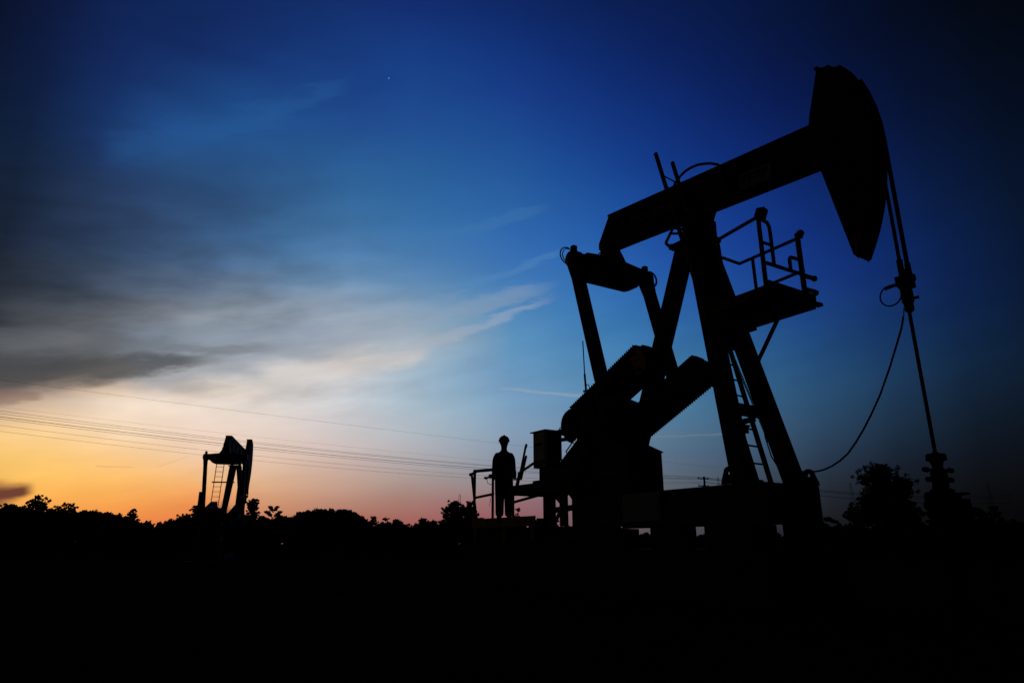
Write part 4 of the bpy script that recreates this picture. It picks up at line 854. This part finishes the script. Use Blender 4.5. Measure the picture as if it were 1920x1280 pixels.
def woodland():
    """far wood: one unbroken mass of foliage behind and below the single trees"""
    rnd = random.Random(9); mb = MB()
    prof = [(-80, 958), (0, 958), (60, 957), (120, 961), (200, 966), (250, 976), (285, 990), (330, 974), (380, 972), (450, 972), (520, 974), (560, 964), (600, 958), (660, 960), (690, 984), (740, 982), (770, 987), (830, 984), (900, 975), (940, 985), (1060, 989), (1100, 1000), (1180, 1006), (1480, 1007), (1530, 985), (1600, 992), (1700, 985), (1800, 985), (1920, 982), (2000, 982)]
    for _ in range(52000):
        px = rnd.uniform(-80, 2000)
        for a, b in zip(prof, prof[1:]):
            if a[0] <= px <= b[0]: t = (px - a[0]) / (b[0] - a[0]); top = a[1] + (b[1] - a[1]) * t; break
        Y = rnd.uniform(74, 92); top += 9 * noise.noise(Vector((px * .045, 0, 0))) + 7 * noise.noise(Vector((px * .13, 3, 0)))
        H = at(px, top, Y).z; x = at(px, 1000, Y).x; z = H * rnd.random() ** .42 if H > 0 else .05
        s = .30 * rnd.uniform(.4, 1.4); u = Vector((rnd.gauss(0, 1), rnd.gauss(0, .5), rnd.gauss(0, .8))).normalized(); w = u.cross(Vector((rnd.gauss(0, .4), 1, rnd.gauss(0, .4)))).normalized(); q = Vector((x, Y, z))
        k = len(mb.v); mb.v += [tuple(q - u * s), tuple(q + w * s * .6), tuple(q + u * s), tuple(q - w * s * .6)]; mb.f.append((k, k + 1, k + 2, k + 3)); mb.smooth.append(False)
    o = mb.build('far_woodland', LEAFD); tag(o, 'unbroken low dark woodland along the whole horizon', 'woodland'); o['kind'] = 'stuff'
woodland()
# low scrub bank in front of the wood: leaves no light gap under the crowns
def scrub():
    rnd = random.Random(19); mb = MB()
    for _ in range(16000):
        px = rnd.uniform(-80, 2000)
        if 1060 < px < 1500: continue
        Y = rnd.uniform(40, 70) if px < 1500 else rnd.uniform(30, 60); top = 992 + 4 * noise.noise(Vector((px * .05, 7, 0)))
        H = at(px, top, Y).z; x = at(px, 1000, Y).x; z = H * rnd.random()
        s = .24 * rnd.uniform(.5, 1.3); u = Vector((rnd.gauss(0, 1), rnd.gauss(0, .5), rnd.gauss(0, .8))).normalized(); w = u.cross(Vector((rnd.gauss(0, .4), 1, rnd.gauss(0, .4)))).normalized(); q = Vector((x, Y, z))
        k = len(mb.v); mb.v += [tuple(q - u * s), tuple(q + w * s * .6), tuple(q + u * s), tuple(q - w * s * .6)]; mb.f.append((k, k + 1, k + 2, k + 3)); mb.smooth.append(False)
    o = mb.build('scrub', LEAFM); tag(o, 'knee high dark scrub covering the far side of the field', 'scrub'); o['kind'] = 'stuff'
scrub()

# ------------------------------------------------------------------ power lines
def pole(px, top, Y, label, arms=2):
    p = at(px, top, Y); root = bpy.data.objects.new('utility_pole', None); COL.objects.link(root); root.location = (p.x, Y, -.05); tag(root, label, 'utility pole')
    H = p.z + .05; MB().cyl((0, 0, 0), (0, 0, H), .17, 10, .12).build('pole', CONC, None, root)
    for i in range(arms):
        z = H - .25 - i * .9
        a = MB().box(-.9, .9, .1, .22, z - .06, z + .06)
        cr = a.build('crossarm', STEEL, None, root); cr.rotation_euler = (0, 0, radians(30))
        for x in (-.8, 0, .8): MB().lathe([(.03, z + .06), (.05, z + .1), (.03, z + .14), (.05, z + .18), (.02, z + .22)], (x, .16, 0), 8).build('insulator', GREYP, None, cr)
    return H
PH = pole(1320, 893, 85, 'concrete utility pole seen under the beam between the gearbox and the post')
pole(-110, 700, 36, 'concrete utility pole carrying the wires beyond the left edge', 2) if False else None
def wire(p, q, r, y0, lowt, drop, label, n=60):
    pts = []
    for i in range(n + 1):
        t = i / n; a = p.lerp(q, t); a.z -= drop * 4 * t * (1 - t); pts.append(a)
    o = MB().tube(pts, r, 5).build('power_line', WIRE); tag(o, label, 'power line', 'overhead wires crossing the left sky')
def through(pl, pr_, mid, r, label):
    """wire between two real points; sag set so that it hangs through the given height at mid"""
    (x0, y0, Y0), (x1, y1, Y1) = pl, pr_; A = at(x0, y0, Y0); B = at(x1, y1, Y1)
    az = (at(mid[0], mid[1], 1)).x; ez = (at(mid[0], mid[1], 1).z - EYE)
    # plan crossing: A + t(B-A) with X/Y = az
    t = (az * A.y - A.x) / ((B.x - A.x) - az * (B.y - A.y)); m = A.lerp(B, t); zt = EYE + ez * m.y
    drop = (m.z - zt) / (4 * t * (1 - t)); 
    A2 = A - (B - A) * .35; n = 70; pts = []
    for i in range(n + 1):
        t = -.35 + 1.35 * i / n; a = A.lerp(B, t); a.z -= drop * 4 * t * (1 - t); pts.append(a)
    o = MB().tube(pts, r, 5).build('power_line', WIRE); tag(o, label, 'power line', 'overhead wires crossing the left sky'); return o
RP = 1320
for (yl, ym, yr, r, lab) in [(770, 829, 894, .011, 'topmost wire of the close bundle crossing the left sky'), (775, 832, 895, .010, 'second wire from the top of the close bundle'),
                        (781, 838, 897, .017, 'thickest dark wire in the middle of the close bundle'), (785, 842, 898, .011, 'lowest wire of the close bundle'),
                        (797, 854, 903, .008, 'upper one of the two faint wires below the bundle'), (808, 863, 905, .008, 'lower one of the two faint wires below the bundle')]:
    through((0, yl, 44), (RP, yr, 85), (480, ym), r, lab)
through((0, 712, 46), (1600, 898, 140), (700, 802), .007, 'single high wire above the close bundle, meeting the worker\'s hard hat')
through((20, 765, 60), (1600, 905, 140), (700, 842), .006, 'faintest wire just above the close bundle')
for (y0, y1, lab) in [(895, 921, 'upper wire running right from the utility pole'), (897, 925, 'middle wire running right from the utility pole'), (903, 935, 'lower wire running right from the utility pole')]:
    A = at(1320, y0, 85); B = at(1900, y1 + 6, 150); pts = []
    for i in range(40):
        t = i / 39; a = A.lerp(B, t); a.z -= 1.2 * 4 * t * (1 - t); pts.append(a)
    tag(MB().tube(pts, .03, 5).build('power_line', WIRE), lab, 'power line', 'wires running right from the utility pole')
def pylon(px, top, Y, label):
    p = at(px, top, Y); root = bpy.data.objects.new('lattice_mast', None); COL.objects.link(root); root.location = (p.x, Y, -.05); tag(root, label, 'mast'); H = p.z; m = MB()
    for sx, sy in ((-1, -1), (1, -1), (1, 1), (-1, 1)): m.cyl((sx * 1.2, sy * 1.2, 0), (sx * .1, sy * .1, H), .03, 4, .02)
    for i in range(12):
        z0, z1 = H * i / 12, H * (i + 1) / 12; w0, w1 = 1.2 - 1.1 * i / 12, 1.2 - 1.1 * (i + 1) / 12
        m.cyl((-w0, -w0, z0), (w1, -w1, z1), .015, 4); m.cyl((w0, -w0, z0), (-w1, -w1, z1), .015, 4)
    m.build('lattice', STEEL, None, root)
pylon(1594, 905, 150, 'faint lattice mast right of the large pumping unit')
pylon(1851, 905, 150, 'faint lattice mast near the right edge')
pylon(862, 925, 150, 'faint thin mast behind the twin dark trees')
pylon(1346, 893, 170, 'faint lattice mast beside the utility pole')
# far pale wall at the right
pw = bpy.data.objects.new('water_tank', None); COL.objects.link(pw); pw.location = at(1808, 1010, 70) ; pw.location.z = 0; tag(pw, 'low pale tank glimpsed through the bushes at right', 'tank')
MB().lathe([(.02, 0), (1.5, 0), (1.5, 2.4), (1.3, 2.55), (.02, 2.8)], (0, 0, 0), 24).build('shell', CABIN, None, pw)
# low pipe rack in the dark field at left
pk = bpy.data.objects.new('pipe_rack', None); COL.objects.link(pk); q = at(352, 1075, 14); pk.location = (q.x, 14, -.05); tag(pk, 'short two rail pipe stand glinting in the dark field at left', 'pipe rack')
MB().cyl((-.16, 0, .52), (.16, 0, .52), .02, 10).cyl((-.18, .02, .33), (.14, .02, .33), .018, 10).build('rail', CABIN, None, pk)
MB().cyl((-.15, 0, 0), (-.15, 0, .5), .02, 8).cyl((.13, 0, 0), (.13, 0, .5), .02, 8).build('post', STEEL, None, pk)
